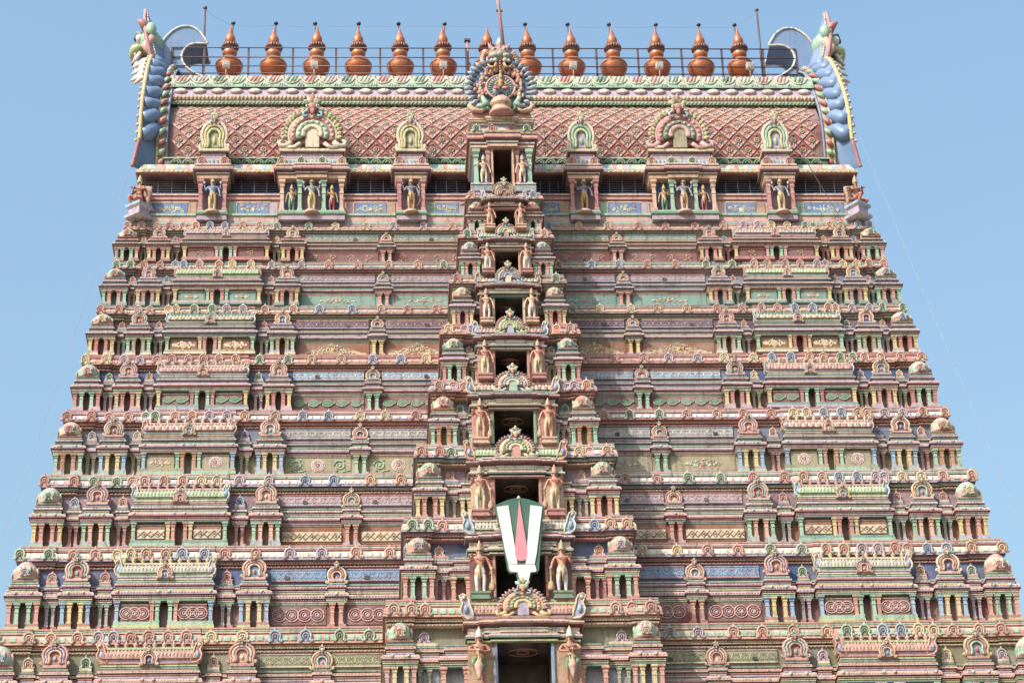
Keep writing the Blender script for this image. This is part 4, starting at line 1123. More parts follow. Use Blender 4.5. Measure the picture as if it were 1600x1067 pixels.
    for q in (-.55, .55):
        m.blob((X(.62), yc*.5+q, zc+.12), (.22, .26, .26), C['white'], 10, 7); m.blob((X(.80), yc*.5+q*1.05, zc+.10), (.10, .13, .13), C['black'], 8, 5)
        m.tube([(X(.45), yc*.5+q*1.2, zc+.32), (X(.72), yc*.5+q, zc+.44), (X(.90), yc*.5+q*.6, zc+.26)], [.08, .13, .06], C['green'], 6)
        m.tube([(X(.3), yc*.5+q*1.3, zc+.5), (X(.55), yc*.5+q*1.6, zc+.85), (X(.78), yc*.5+q*1.5, zc+1.0)], [.22, .17, .03], C['rose'], 6)
        m.blob((X(.1), yc*.5+q*1.9, zc+.3), (.26, .22, .38), C['mint'], 8, 6)
        m.tube([(X(.0), yc*.5+q*2.0, zc-.2), (X(.3), yc*.5+q*2.2, zc-.7), (X(.1), yc*.5+q*2.3, zc-1.2)], [.22, .2, .08], C['pink'], 6)
    for i in range(5):
        yq = yc*.5-.7+.35*i
        m.tube([(X(.55), yq, zc-.75), (X(.72), yq, zc-1.05), (X(.95), yq, zc-1.35)], [.13, .12, .01], C['white'], 6)
    for i, zz in enumerate((-1.35, -1.95, -2.55)):
        m.tube([(X(.0), -1.35-.35*i, zc+zz), (X(.35), -1.45-.35*i, zc+zz-.12), (X(.85), -1.5-.35*i, zc+zz-.42)], [.26, .22, .02], C['white'], 7)
        m.tube([(X(.0), -1.6-.35*i, zc+zz-.3), (X(.30), -1.7-.35*i, zc+zz-.4), (X(.65), -1.75-.35*i, zc+zz-.75)], [.2, .17, .02], C['cream'], 7)
        m.blob((X(.1), -1.5-.35*i, zc+zz-.35), (.22, .22, .2), C['red'], 7, 5)
    rr = random.Random(8)
    for i in range(46):                          # curls of the mane and scales of the brow
        a = rr.uniform(.2, 2.9); b = rr.uniform(-1.2, 1.2)
        m.blob((X(.05+.52*sin(a)*cos(b)*.9), yc*.5+1.0*sin(b), zc+.05+.68*cos(a)), (.10, .13, .10), C[rr.choice(['green','mint','lime','cream','teal'])], 6, 4)
    for i in range(9): m.blob((X(.80), yc*.5-.6+.15*i, zc-.74), (.06, .06, .09), C['white'], 5, 4)
    link('lion_mask', m.mesh('lion_mask', GLOSS), root)
    # big hooked scroll standing on the ridge, facing front
    px = lambda u, v: (sgn*(XV-1.55+1.05*1.0+u*-.0)+0, v)
    S = [(-.62,0),(-.62,.9),(-.52,1.55),(-.28,2.15),(.10,2.62),(.52,2.84),(.95,2.80),(1.32,2.50),(1.58,2.06),(1.64,1.88),(1.20,1.90),(.88,1.82),(.62,1.56),(.52,1.18),(.62,.78),(.88,.46),(1.22,.22),(1.62,.02),(1.5,-.15)]
    pts = [(-sgn*(XV-.02-u), 0) for u, v in S]
    poly = [(sgn*(XV+.38-u), 66.95+v) for u, v in S]
    m = MB(); m.prism(poly, -.75, .75, C['hood'], C['hood'])
    hk = link('ridge_scroll', m.mesh('ridge_scroll', GLOSS), root)
    m = MB(); m.tube([(a, -.77, b) for a, b in smooth2(poly[2:18])], .058, C['white'], 6); m.tube([(a, .77, b) for a, b in smooth2(poly[2:18])], .075, C['white'], 6)
    link('scroll_rim', m.mesh('scroll_rim'), hk)
def smooth2(pp): return [(p.x, p.y) for p in smoothcurve([Vector((a, b, 0)) for a, b in pp], 40)]
gable(-1); gable(1)

# ------------------------------------------------------------------ central bay of the top storey with its great gable
def top_bay():
    yf = YT-2.55
    m = MB(); h = 1.22
    for s in (-1, 1):
        a, b = sorted((s*.50, s*h)); m.box(a, b, .20, 2.6, 0, 2.4, C['blue'])
        a, b = sorted((s*.37, s*.40)); m.box(a, b, .2, 1.9, 0, 2.35, C['dmaroon'])
        a, b = sorted((s*.46, s*(h+.12))); m.box(a, b, -.04, 1.4, -.05, .30, C['bluegrey']); m.box(a, b, -.08, 1.4, .30, .36, C['white'])
    m.box(-.5, .5, 1.9, 2.0, 0, 2.4, C['dmaroon']); m.box(-.5, .5, .1, 1.9, 2.32, 2.4, C['dmaroon']); m.box(-h, h, .1, 2.6, -.3, 0., C['dmaroon'])
    bo = link('doorway', m.mesh('doorway'), tower, (0, yf, 56.75), (1, 1, .87))
    jm = MB().box(-.05, .05, 0, .3, 0, 2.36, C['tan']).box(-.025, .025, -.02, .02, 0, 2.36, C['peach']).mesh('door_jamb')
    for s in (-1, 1):
        link('door_jamb', jm, bo, (s*.43, .02, 0))
        link('pillar', pil_mesh(('mint','green')), bo, (s*1.10, .12, .36), (.20, .20, 2.0))
        link('pillar', pil_mesh(('rose','pink')), bo, (s*.60, .16, .36), (.14, .14, 2.0))
    cm = MB(); lo = plan([(-h-.05, -.58, 0.), (-.58, 0, .12)], h+.05, 0, 2.6)
    cm.sweep(lo, [(-.1,2.36,C['peach']),(.04,2.38,C['peach']),(.04,2.50,C['peach']),(0,2.52,C['maroon']),(.0,2.57,C['maroon']),(.08,2.58,C['white']),(.08,2.66,C['white']),(.02,2.68,C['maroon']),(.18,2.76,C['maroon']),(.20,2.82,C['rose']),(.18,2.94,C['salmon']),(.08,3.04,C['rose']),(.06,3.06,C['dblue']),(.14,3.10,C['lav']),(.16,3.18,C['yellow']),(.10,3.20,C['cream']),(.0,3.22,C['sky']),
                  (.02,3.42,C['white']),(.0,3.44,C['pink']),(-.1,3.46,C['dmaroon']),(-.1,3.52,C['lav']),(-.12,3.68,C['lilac']),(-.05,3.70,C['sky']),(-.02,3.78,C['white']),(.0,3.80,C['maroon']),(.06,3.84,C['yellow']),(.06,3.92,C['pink']),(.10,3.94,C['cream']),(.10,4.02,C['cream']),(0,4.05,C['salmon'])], True, True)
    link('cornice', cm.mesh('cornice'), bo)
    for q, c in ((-1.05, 1), (-.40, 4), (.40, 4), (1.05, 1)): link('horseshoe_ornament', nasi_mesh(c), bo, (q, -.12, 3.20), (.40, .4, .42))
    # great gable
    G = link('great_gable', None, bo, (0, -.05, 4.05), (1, 1, 1.13))
    cz = 1.55; m = MB()
    m.prism([(1.30*cos(R(a)), cz+1.38*sin(R(a))) for a in range(-58, 239, 9)], -.02, .45, C['lblue'])
    m.prism([(-1.25, 0), (1.25, 0), (1.15, .55), (-1.15, .55)], -.05, .45, C['salmon'])
    link('gable_plate', m.mesh('gable_plate'), G)
    fe = MB().tube([(0, 0, -.16), (0, -.07, .05), (0, -.03, .26)], [.05, .115, .03], C['sky'], 6).tube([(0, -.09, -.08), (0, -.12, .08)], [.04, .05], C['peach'], 5).blob((0, -.14, .06), (.045, .04, .055), C['lime'], 6, 4).mesh('feather')
    for i in range(27):
        a = R(-46)+R(272)*i/26
        link('feather', fe, G, (1.28*cos(a), -.06, cz+1.36*sin(a)), (1, 1, 1), (0, R(90)-a, 0))
    m = MB(); rr = random.Random(5)
    for i in range(90):
        a = R(-35)+R(250)*rr.random(); r = rr.uniform(.66, 1.08); k = rr.uniform(.055, .105)
        m.blob((r*cos(a), -.12-rr.random()*.10, cz-.05+r*1.05*sin(a)), (k, k*.9, k*1.25), C[rr.choice(['salmon','rose','coral','peach','tan','purple'])], 6, 4)
    for i in range(14):
        a = R(-25)+R(230)*i/13; x, z = .86*cos(a), cz-.05+.92*sin(a)
        m.blob((x, -.24, z+.10), (.06, .06, .07), C['peach'], 6, 4); m.blob((x, -.22, z-.05), (.085, .07, .13), C['salmon' if i % 2 else 'yellow'], 6, 4)
    o = link('figure_ring', m.mesh('figure_ring'), G); o['kind'] = 'stuff'
    m = MB(); m.prism([(.60*cos(R(a)), 1.42+.60*sin(R(a))) for a in range(0, 360, 15)], -.20, 0, C['bluegrey'])
    m.tube([(.60*cos(R(a)), -.21, 1.42+.60*sin(R(a))) for a in range(0, 361, 15)], .05, C['pink'], 6)
    for i in range(24):
        a = 2*pi*i/24; m.tube([(.30*cos(a), -.21, 1.42+.30*sin(a)), (.52*cos(a), -.23, 1.42+.52*sin(a))], [.02, .05], C[['lime','lav','sky'][i % 3]], 4)
    m.blob((0, -.26, 1.28), (.22, .1, .16), C['lblue'], 8, 5); m.blob((-.2, -.24, 1.25), (.16, .08, .2), C['sky'], 7, 5); m.blob((.2, -.24, 1.25), (.16, .08, .2), C['sky'], 7, 5)
    link('medallion', m.mesh('medallion'), G)
    m = MB()                                     # little seated figure: torso, head, crown, legs, arms
    m.lathe([(.10,1.30,C['gold']),(.13,1.40,C['gold']),(.10,1.52,C['gold']),(.15,1.64,C['gold']),(.06,1.70,C['gold']),(.09,1.76,C['gold']),(.10,1.84,C['gold']),(.07,1.90,C['yellow']),(.08,1.95,C['yellow']),(.02,2.10,C['yellow'])], cx=0, cy=-.33, n=10)
    for s in (-1, 1):
        m.tube([(s*.13, -.33, 1.62), (s*.24, -.36, 1.48), (s*.16, -.42, 1.36)], [.05, .04, .03], C['gold'], 6); m.tube([(s*.07, -.34, 1.30), (s*.26, -.40, 1.26), (s*.06, -.46, 1.20)], [.08, .07, .04], C['coral'], 6)
    link('seated_figure', m.mesh('seated_figure'), G)
    m = MB(); m.lathe([(.50,0,C['salmon']),(.52,.14,C['salmon']),(.44,.18,C['mint']),(.40,.40,C['peach']),(.48,.44,C['yellow']),(.46,.54,C['salmon']),(.44,.70,C['peach']),(.30,.86,C['salmon']),(.05,.92,C['salmon'])], cx=0, cy=-.15, n=16)
    link('pedestal_dome', m.mesh('pedestal_dome'), G)
    for s in (-1, 1):
        m = MB(); m.tube([(s*.80, -.15, 1.05), (s*.72, -.22, .75), (s*.62, -.28, .55), (s*.80, -.25, .42), (s*1.02, -.2, .46)], [.07, .12, .15, .11, .05], C['mint'], 7)
        m.tube([(s*.55, -.22, .40), (s*.85, -.18, .22), (s*1.18, -.15, .30), (s*1.32, -.1, .55), (s*1.20, -.1, .72)], [.06, .10, .13, .11, .04], C['peach'], 7)
        m.tube([(s*.45, -.25, .20), (s*.60, -.25, .36), (s*.50, -.25, .50)], [.08, .07, .03], C['green'], 6)
        m.blob((s*.66, -.34, .55), (.05, .05, .05), C['white'], 6, 4)
        link('makara_scroll', m.mesh('makara_scroll'), G)
    m = MB(); k = 3.05                           # lion mask on top
    m.blob((0, -.10, k+.05), (.50, .40, .46), C['rose'], 12, 8)
    m.blob((0, -.36, k-.06), (.16, .20, .15), C['mint'], 8, 6); m.blob((0, -.46, k+.0), (.09, .09, .08), C['lime'], 7, 5)
    for s in (-1, 1):
        m.blob((s*.22, -.36, k+.20), (.15, .12, .12), C['mint'], 8, 6); m.blob((s*.22, -.47, k+.19), (.05, .04, .05), C['black'], 6, 4)
        m.blob((s*.26, -.36, k-.12), (.20, .16, .13), C['mint'], 8, 6)
        m.blob((s*.20, -.38, k-.34), (.10, .09, .10), C['white'], 8, 6); m.blob((s*.36, -.34, k-.34), (.09, .08, .09), C['white'], 7, 5)
        m.blob((s*.44, -.30, k-.16), (.09, .07, .1), C['red'], 7, 5)
        m.tube([(s*.16, -.34, k-.46), (s*.22, -.38, k-.70), (s*.40, -.36, k-.72), (s*.52, -.30, k-.50)], [.06, .08, .07, .03], C['gold'], 6)
        m.tube([(s*.38, -.05, k+.1), (s*.62, -.05, k+.22), (s*.70, -.03, k+.0), (s*.74, -.0, k-.35)], [.10, .15, .15, .06], C['tan'], 7)
        m.tube([(s*.22, -.08, k+.35), (s*.36, -.1, k+.52), (s*.44, -.08, k+.70)], [.10, .10, .03], C['pink'], 6)
        for i in range(5): m.blob((s*(.62+.03*i), -.14, k+.22-.12*i), (.07, .07, .08), C[['peach','khaki','rose'][i % 3]], 6, 4)
    m.tube([(0, -.25, k+.40), (0, -.30, k+.62), (0, -.22, k+.95)], [.10, .13, .02], C['cream'], 7)
    m.tube([(0, -.42, k+.10), (0, -.44, k+.40)], .04, C['coral'], 6)
    for i in range(5): m.blob((0, -.36, k-.40-.13*i), (.06, .05, .055), C['rose' if i < 4 else 'white'], 6, 4)
    link('lion_mask', m.mesh('lion_mask'), G)
    # small arched gable in front of the door's foot
    link('arched_gable', nasi_arch('peach','mint','rose','red',['lime','cream'],['yellow','green','white','sky'], 15).mesh('arched_gable'), bo, (0, -.16, -.30), (.86, .8, .80))
top_bay()

# ------------------------------------------------------------------ statues
def hand(m, p, d, col, s):
    """palm and five fingers at p pointing along d"""
    p = Vector(p); d = Vector(d).normalized(); u = d.cross(Vector((0, 1, 0)))
    if u.length < .2: u = Vector((1, 0, 0))
    u.normalize(); v = Vector((0, -1, 0))
    m.tube([p, p+d*.035*s, p+d*.06*s], [.02*s, .024*s, .02*s], col, 6)
    for i, L in enumerate((.040, .050, .054, .048)):
        b = p+d*.055*s+u*(i-1.5)*.011*s
        m.tube([b, b+d*L*.5*s+v*.004*s, b+d*L*.85*s+v*.018*s], [.0065*s, .006*s, .004*s], col, 4)
    b = p+d*.02*s-u*.02*s; m.tube([b, b-u*.018*s+d*.02*s, b-u*.02*s+d*.045*s], [.008*s, .007*s, .004*s], col, 4)
def figure(pose, skin, cloth, trim):
    """one continuous body from a skinned skeleton, 1 unit tall to the top of the head; faces -y"""
    J = dict(pel=(0,0,.52), wai=(pose.get('sway', 0),-.005,.61), che=(0,0,.72), nek=(0,0,.815), hd0=(0,-.012,.865), hd1=(0,-.012,.945))
    rad = dict(pel=.088, wai=.068, che=.098, nek=.038, hd0=.052, hd1=.054)
    E = [('pel','wai'),('wai','che'),('che','nek'),('nek','hd0'),('hd0','hd1')]
    def chain(root, names, pts, rs):
        prev = root
        for n_, p, r in zip(names, pts, rs): J[n_] = p; rad[n_] = r; E.append((prev, n_)); prev = n_
    for i, (leg, s) in enumerate(((pose['legL'], -1), (pose['legR'], 1))):
        chain('pel', [f'l{s}{k}' for k in range(4)], leg, (.072, .052, .034, .026))
    for i, arm in enumerate(pose['arms']):
        chain('che', [f'a{i}{k}' for k in range(3)], arm, (.043, .033, .022))
    names = list(J); me = bpy.data.meshes.new('sk'); me.from_pydata([J[n_] for n_ in names], [(names.index(a), names.index(b)) for a, b in E], [])
    ob = bpy.data.objects.new('sk', me); COL.objects.link(ob)
    md = ob.modifiers.new('skin', 'SKIN')
    sv = me.skin_vertices[0].data
    for i, n_ in enumerate(names): sv[i].radius = (rad[n_], rad[n_]*.9); sv[i].use_root = (n_ == 'pel')
    ss = ob.modifiers.new('sub', 'SUBSURF'); ss.levels = 1; ss.render_levels = 1
    dg = bpy.context.evaluated_depsgraph_get(); ev = ob.evaluated_get(dg); em = ev.to_mesh()
    m = MB(); vs = [tuple(v.co) for v in em.vertices]; fs = []; cs = []
    knee = pose.get('hem', .10)
    for p in em.polygons:
        c = p.center; fs.append(tuple(p.vertices))
        if c.z < .045 or (c.z > .60) : col = skin
        elif abs(c.x) > .145 and c.z > .40: col = skin
        elif .555 < c.z < .60: col = trim
        elif c.z < knee: col = skin
        elif pose.get('stripe') and int(c.z*36) % 5 == 0: col = trim
        else: col = cloth
        cs.append(col)
    ev.to_mesh_clear(); bpy.data.objects.remove(ob); bpy.data.meshes.remove(me)
    m.add(vs, fs, None, True, cols=cs)
    for arm in pose['arms']:
        a, b = Vector(arm[1]), Vector(arm[2]); hand(m, b, (b-a), skin, 1.15)
    # face: nose, eyes, mouth, ears; necklace and belt
    m.tube([(0,-.062,.915), (0,-.078,.893), (0,-.064,.887)], [.006, .011, .008], skin, 5)
    for s in (-1, 1):
        m.blob((s*.021,-.060,.912), (.011,.008,.006), C['white'], 6, 4); m.blob((s*.021,-.067,.912), (.005,.004,.005), C['black'], 5, 4)
        m.tube([(s*.010,-.063,.925), (s*.034,-.056,.926)], .004, C['black'], 4)
        m.tube([(s*.056,-.01,.925), (s*.060,-.012,.895), (s*.058,-.012,.86)], [.010,.013,.012], trim, 5)
    m.tube([(-.016,-.060,.870), (0,-.066,.868), (.016,-.060,.870)], .005, C['red'], 4)
    m.tube([(.082*cos(R(a)), -.055+.0*a-.045*max(0, -sin(R(a))), .775+.05*sin(R(a))) for a in range(180, 361, 20)], .012, trim, 5)
    for arm in pose['arms']: p = Vector(arm[0])*.45+Vector(arm[1])*.55; m.blob(p, (.04,.038,.018), trim, 8, 4)
    m.tube([(-.02,-.10,.56), (-.015,-.10,.40), (.0,-.075,.24)], [.02,.03,.012], trim, 5)
    return m
def crown_mesh(c1, c2):
    return MB().lathe([(.066,.925,c1),(.070,.945,c2),(.062,.955,c1),(.062,.99,c1),(.066,1.0,c2),(.052,1.01,c1),(.050,1.05,c1),(.052,1.06,c2),(.036,1.07,c1),(.030,1.10,c1),(.018,1.12,c2),(.004,1.16,c2)], cy=-.01, n=12)
ST_L = [(-.06,0,.50),(-.068,-.012,.28),(-.062,.0,.055),(-.075,-.075,.022)]; ST_R = [(.06,0,.50),(.068,-.012,.28),(.062,.0,.055),(.075,-.075,.022)]
POSES = dict(
    guard=dict(legL=ST_L, legR=[(.06,0,.50),(.085,-.03,.28),(.075,.0,.055),(.105,-.07,.022)], sway=.01, stripe=True, hem=.06,
               arms=[[(-.13,0,.785),(-.20,-.02,.655),(-.175,-.10,.72)], [(.13,0,.785),(.20,.0,.63),(.225,-.05,.47)]]),
    vishnu=dict(legL=ST_L, legR=ST_R, hem=.06, arms=[[(-.13,0,.785),(-.19,-.01,.66),(-.17,-.10,.62)], [(.13,0,.785),(.19,-.01,.66),(.21,-.06,.52)],
               [(-.12,.02,.775),(-.205,.01,.72),(-.225,-.02,.845)], [(.12,.02,.775),(.205,.01,.72),(.225,-.02,.845)]]),
    goddess=dict(legL=ST_L, legR=ST_R, hem=.05, sway=.02, arms=[[(-.12,0,.785),(-.18,-.01,.66),(-.16,-.08,.74)], [(.12,0,.785),(.175,.0,.64),(.20,-.01,.48)]]),
    club=dict(legL=ST_L, legR=[(.07,-.02,.50),(.13,-.17,.42),(.06,-.12,.24),(.04,-.19,.20)], hem=.30, sway=.015,
              arms=[[(-.13,0,.785),(-.20,-.03,.66),(-.06,-.17,.60)], [(.13,0,.785),(.20,-.06,.68),(.03,-.20,.62)]]))
FIG = {}
def statue(name, pose, skin, cloth, trim, label, cat, group, loc, h, flip=1, crown=('gold','yellow'), extra=None, ped=None):
    if crown == ('gold', 'yellow') and pose == 'guard': crown = ('tan', 'peach')
    key = (pose, skin, cloth, trim)
    if key not in FIG: FIG[key] = figure(POSES[pose], C[skin], C[cloth], C[trim]).mesh('statue_body', GLOSS)
    root = link(name, None, None, (loc[0], loc[1]+95, loc[2])); tag(root, label, cat, group)
    k = h/1.16
    ph = 0
    if ped:
        pw, ph, pc = ped
        pm = cached(('pedestal', pc[0], round(pw, 2), round(ph, 2)), lambda: MB().frustum([(pw,.30,0,C[pc[0]]),(pw,.30,ph*.25,C[pc[0]]),(pw*.9,.26,ph*.3,C[pc[1]]),(pw*.9,.26,ph*.7,C[pc[0]]),(pw,.30,ph*.75,C[pc[1]]),(pw,.30,ph,C[pc[0]])]))
        link('pedestal', pm, root)
    link('body', FIG[key], root, (0, 0, ph), (k*flip, k, k))
    link('crown', cached(('crown',)+tuple(crown), lambda: crown_mesh(C[crown[0]], C[crown[1]]), GLOSS), root, (0, 0, ph), (k*flip, k, k))
    if extra == 'mace':
        link('mace', cached('mace', lambda: MB().lathe([(.03,.02,C['gold']),(.055,.05,C['gold']),(.07,.12,C['peach']),(.05,.20,C['gold']),(.022,.24,C['gold']),(.02,.50,C['gold']),(.035,.52,C['yellow']),(.01,.55,C['yellow'])], n=8)), root, (flip*.235*k, -.075*k, ph), k)
    if extra == 'club':
        link('mace', cached('club', lambda: MB().lathe([(.04,.05,C['yellow']),(.02,.10,C['gold']),(.075,.26,C['pink']),(.085,.33,C['peach']),(.05,.40,C['gold']),(.022,.44,C['gold']),(.02,.60,C['gold']),(.035,.63,C['yellow'])], n=10)), root, (flip*.02*k, -.22*k, ph), k)
    if extra == 'vishnu':
        em = cached('emblem', lambda: MB().lathe([(.012,-.01,C['white']),(.035,.02,C['peach']),(.04,.05,C['white']),(.01,.085,C['white'])], n=8))
        for s in (-1, 1): link('emblem', em, root, (s*.232*k, -.025*k, ph+.885*k), k)
    if extra == 'bow':
        link('bow', cached('bow', lambda: MB().tube([(.03,0,.85),(.10,-.01,.70),(.07,-.01,.52),(.10,-.01,.32),(.02,0,.16)], .012, C['gold'], 5)), root, (.15*k, -.04*k, ph), k)
    return root
ordn = {1:'lowest, partly cut-off', 2:'second from the bottom', 3:'third from the bottom', 4:'fourth from the bottom', 5:'fifth from the bottom', 6:'sixth from the bottom', 7:'seventh from the bottom', 8:'eighth from the bottom'}
GC = {1:('dflesh','green','gold'), 2:('flesh','white','gold'), 3:('flesh','cream','gold'), 4:('flesh','peach','gold'), 5:('coral','cream','gold'), 6:('peach','white','tan'), 7:('salmon','white','gold'), 8:('salmon','peach','gold')}
for t in range(1, 9):
    z0, z1 = ZE[t-1], ZE[t]; H = z1-z0; yw = YW((z0+z1)/2)
    kx, bp, cw, sx, dw = BAY[t]; sk, cl, tr = GC[t]
    hh = .60*H
    for s in (-1, 1):
        side = 'left' if s < 0 else 'right'
        lb = (f'club-bearing guardian statue with raised leg, {side} of the {ordn[t]} doorway' if t == 1 else f'standing crowned guardian statue {side} of the doorway {ordn[t]}')
        statue('guardian_statue', 'club' if t == 1 else 'guard', sk, cl, tr, lb, 'statue', 'guardian statues beside the central doorways',
               (s*sx, yw-2.86, z0+.0*H), hh, -s if t > 1 else s, extra='club' if t == 1 else ('mace' if t in (2, 3, 4) else None),
               ped=(.36*(H/3.5), .085*H, ('green','mint') if t == 2 else ('rose','salmon') if t % 2 else ('peach','pink')), crown=('white','yellow') if t == 1 else ('gold','yellow'))
for s in (-1, 1):
    side = 'left' if s < 0 else 'right'
    statue('guardian_statue', 'guard', 'peach', 'cream', 'gold', f'standing crowned guardian statue {side} of the topmost doorway', 'statue', 'guardian statues beside the central doorways', (s*.80, YT-2.58, 57.06), 1.42, -s, crown=('peach','yellow'))
niche = [('vishnu','lblue','yellow','gold','bluegrey four-armed statue in yellow cloth in the far left single niche','vishnu'),
         ('three','','','','left'), ('vishnu','gblue','gold','gold','grey-skinned archer statue in yellow cloth, single niche left of the central doorway','bow'),
         ('vishnu','gblue','gold','tan','dark blue statue in ochre cloth, single niche right of the central doorway','vishnu'), ('three','','','','right'),
         ('vishnu','bluegrey','yellow','gold','pale blue four-armed statue in yellow cloth in the far right single niche','vishnu')]
for (x, h, k), nd in zip(NX, niche):
    y = YT-.50+.12; lot = lambda: MB().lathe([(.34,0,C['tan']),(.36,.06,C['tan']),(.26,.10,C['rose']),(.30,.16,C['peach']),(.22,.20,C['tan'])], n=14)
    if k == 's':
        o = statue('niche_statue', nd[0], nd[1], nd[2], nd[3], nd[4], 'statue', 'niche statues under the barrel roof', (x, y, 57.10), 1.74, 1, extra=nd[5])
    else:
        s = nd[4]
        o = statue('niche_statue', 'vishnu', 'bluegrey', 'yellow' if s == 'left' else 'peach', 'gold', f'tall blue four-armed statue in the middle of the {s} triple niche', 'statue', 'niche statues under the barrel roof', (x, y, 57.10), 1.74, 1, extra='vishnu')
        for q in (-1, 1):
            cl = 'green' if q < 0 else 'red'
            statue('niche_statue', 'goddess', 'gold', cl, 'gold', f'smaller goddess statue in {"green" if q < 0 else "red"} sari in the {s} triple niche', 'statue', 'niche statues under the barrel roof', (x+q*.84, y+.06, 57.10), 1.36, q)
    pm = cached('lotus_base', lot); link('lotus_base', pm, o, (0, 0, -.20))

# kneeling winged figures at the two corners
def garuda_body(s):
    po = dict(legL=[(-.06,-.02,.46),(-.12,-.26,.50),(-.10,-.14,.28),(-.10,-.24,.26)], legR=[(.06,-.02,.46),(.10,-.28,.36),(.10,-.02,.28),(.10,.08,.28)], hem=.0,
              arms=[[(-.13,0,.785),(-.19,-.06,.66),(-.03,-.17,.70)], [(.13,0,.785),(.19,-.06,.66),(.03,-.17,.70)]])
    return figure(po, C['dflesh'], C['coral'], C['gold'])
gbm = garuda_body(1).mesh('statue_body', GLOSS)
for s in (-1, 1):
    side = 'left' if s < 0 else 'right'
    root = link('winged_statue', None, None, (s*15.05, 95+YT-.35, 56.88), (1, 1, 1), (0, 0, s*R(38)))
    tag(root, f'kneeling winged reddish statue with joined hands on the {side} roof corner', 'statue', 'winged statues at the roof corners')
    k = 1.75
    link('body', gbm, root, (0, 0, -.02), k)
    link('crown', cached(('crown','mint','yellow'), lambda: crown_mesh(C['khaki'], C['yellow']), GLOSS), root, (0, 0, -.02), k)
    m = MB()
    for q in (-1, 1):
        for i in range(5): m.tube([(q*.12, .10, 1.40-.04*i), (q*(.42-.02*i), .20, 1.30-.14*i), (q*(.46-.05*i), .24, .95-.13*i)], [.06, .10, .03], C['rose' if i % 2 else 'tan'], 5)
    link('wings', m.mesh('wings'), root)
    link('pedestal', MB().frustum([(.42,.42,-.15,C['white']),(.42,.42,-.02,C['lav']),(.30,.30,.03,C['bluegrey']),(.30,.30,.30,C['lav']),(.40,.40,.36,C['white']),(.40,.40,.48,C['sky'])]).mesh('pedestal'), root)

# ------------------------------------------------------------------ ridge: pots, rods, railing, masts, lamps
cu, cud, cuh = lin((168,90,50)), lin((98,50,36)), lin((182,106,58))
def split_kalasa():
    a = MB().lathe([(.48,0,cu),(.50,.12,cu),(.34,.17,cud),(.30,.25,cu),(.48,.34,cu),(.70,.52,cu),(.785,.70,cu),(.77,.80,cuh),(.80,.82,cud),(.77,.85,cu),(.66,.99,cuh),(.46,1.10,cu),(.30,1.16,cud)], n=28)
    b = MB().lathe([(.29,1.14,cud),(.34,1.20,cu),(.42,1.30,cu),(.43,1.40,cuh),(.34,1.50,cud)], n=24)
    c = MB().lathe([(.30,1.46,cud),(.46,1.56,cud),(.49,1.66,cud),(.46,1.74,cud),(.20,1.78,cud)], n=20)
    for i in range(20):
        t_ = 2*pi*i/20; c.blob((.46*cos(t_), .46*sin(t_), 1.64), (.07, .07, .10), cud, 6, 4)
    d = MB().lathe([(.17,1.74,cud),(.26,1.84,cu),(.315,1.94,cuh),(.30,2.04,cu),(.22,2.18,cuh),(.12,2.36,cu),(.05,2.52,cu),(.01,2.62,cu)], n=24)
    return [x.mesh(n_, COPPER) for x, n_ in ((a,'pot'),(b,'neck'),(c,'petal_collar'),(d,'spire'))]
KM = split_kalasa()
KX = [-11.87,-9.87,-7.92,-6.0,-4.07,-2.11,-.14,1.77,3.77,5.71,7.69,9.71,11.57]
ORD = ['first','second','third','fourth','fifth','sixth','seventh','eighth','ninth','tenth','eleventh','twelfth','thirteenth']
ZR = 67.16
rod_me = None
for i, x in enumerate(KX):
    root = link('copper_finial', None, None, (x, 95, 67.18), (.79, .79, 1.205))
    root.rotation_euler = (R(random.Random(i).uniform(-1, 1)), R(random.Random(i+9).uniform(-1.2, 1.2)), random.Random(i).random())
    lb = f'copper pot finial on the ridge, {ORD[i]} from the left'
    if i == 6: lb = 'copper pot finial half hidden behind the central lion mask gable'
    tag(root, lb, 'finial', 'copper pot finials along the ridge')
    for me in KM: link(me.name.split('.')[0], me, root)
    if i != 6:
        dx = [.12,.08,-.12,.02,-.10,.16,-.04,-.03,-.05,-.06,.25,.25,.0][i]
        rm = MB().bar((0, 0, 0), (dx*1.2, 0, 4.05), .028, C['iron'], 6).blob((dx*1.2, 0, 4.10), (.11, .11, .09), C['black'], 8, 5)
        ro = link('lightning_rod', None, None, (x+dx*.0-dx*.5, 95.75, ZR-.2))
        link('rod', rm.mesh('rod', GLOSS), ro)
        tag(ro, f'thin dark rod with black knob behind the {ORD[i]} copper finial', 'rod', 'rods behind the copper finials')
    if i in (0, 2, 5, 8, 10, 12):
        fx = x+(.0 if i != 12 else .25)
        lo = link('floodlight', None, None, (fx-.05, 95-1.15, ZR-.46))
        link('stem', MB().bar((0, .0, 0), (.0, 0, .62), .03, C['tan'], 6).mesh('stem'), lo)
        link('lamp_box', MB().box(-.16, .16, -.12, .12, .58, .84, C['white']).box(-.13, .13, -.14, -.12, .61, .81, C['grey']).mesh('lamp_box', GLOSS), lo)
        tag(lo, f'small white floodlight on a stem in front of the {ORD[i]} copper finial', 'floodlight', 'floodlights along the ridge')
rl = link('railing', None, None, (0, 94.25, ZR-.55)); tag(rl, 'rusty brown pipe railing with three rails along the ridge', 'railing')
rx = [-14.4,-12.95,-10.95,-8.95,-7.0,-5.0,-3.05,-1.1,.95,2.85,4.85,6.75,8.75,10.6,12.5,14.0]
pm = MB().box(-.045, .045, -.045, .045, 0, 2.02, C['iron']).mesh('post', GLOSS)
for x in rx: link('post', pm, rl, (x, 0, 0))
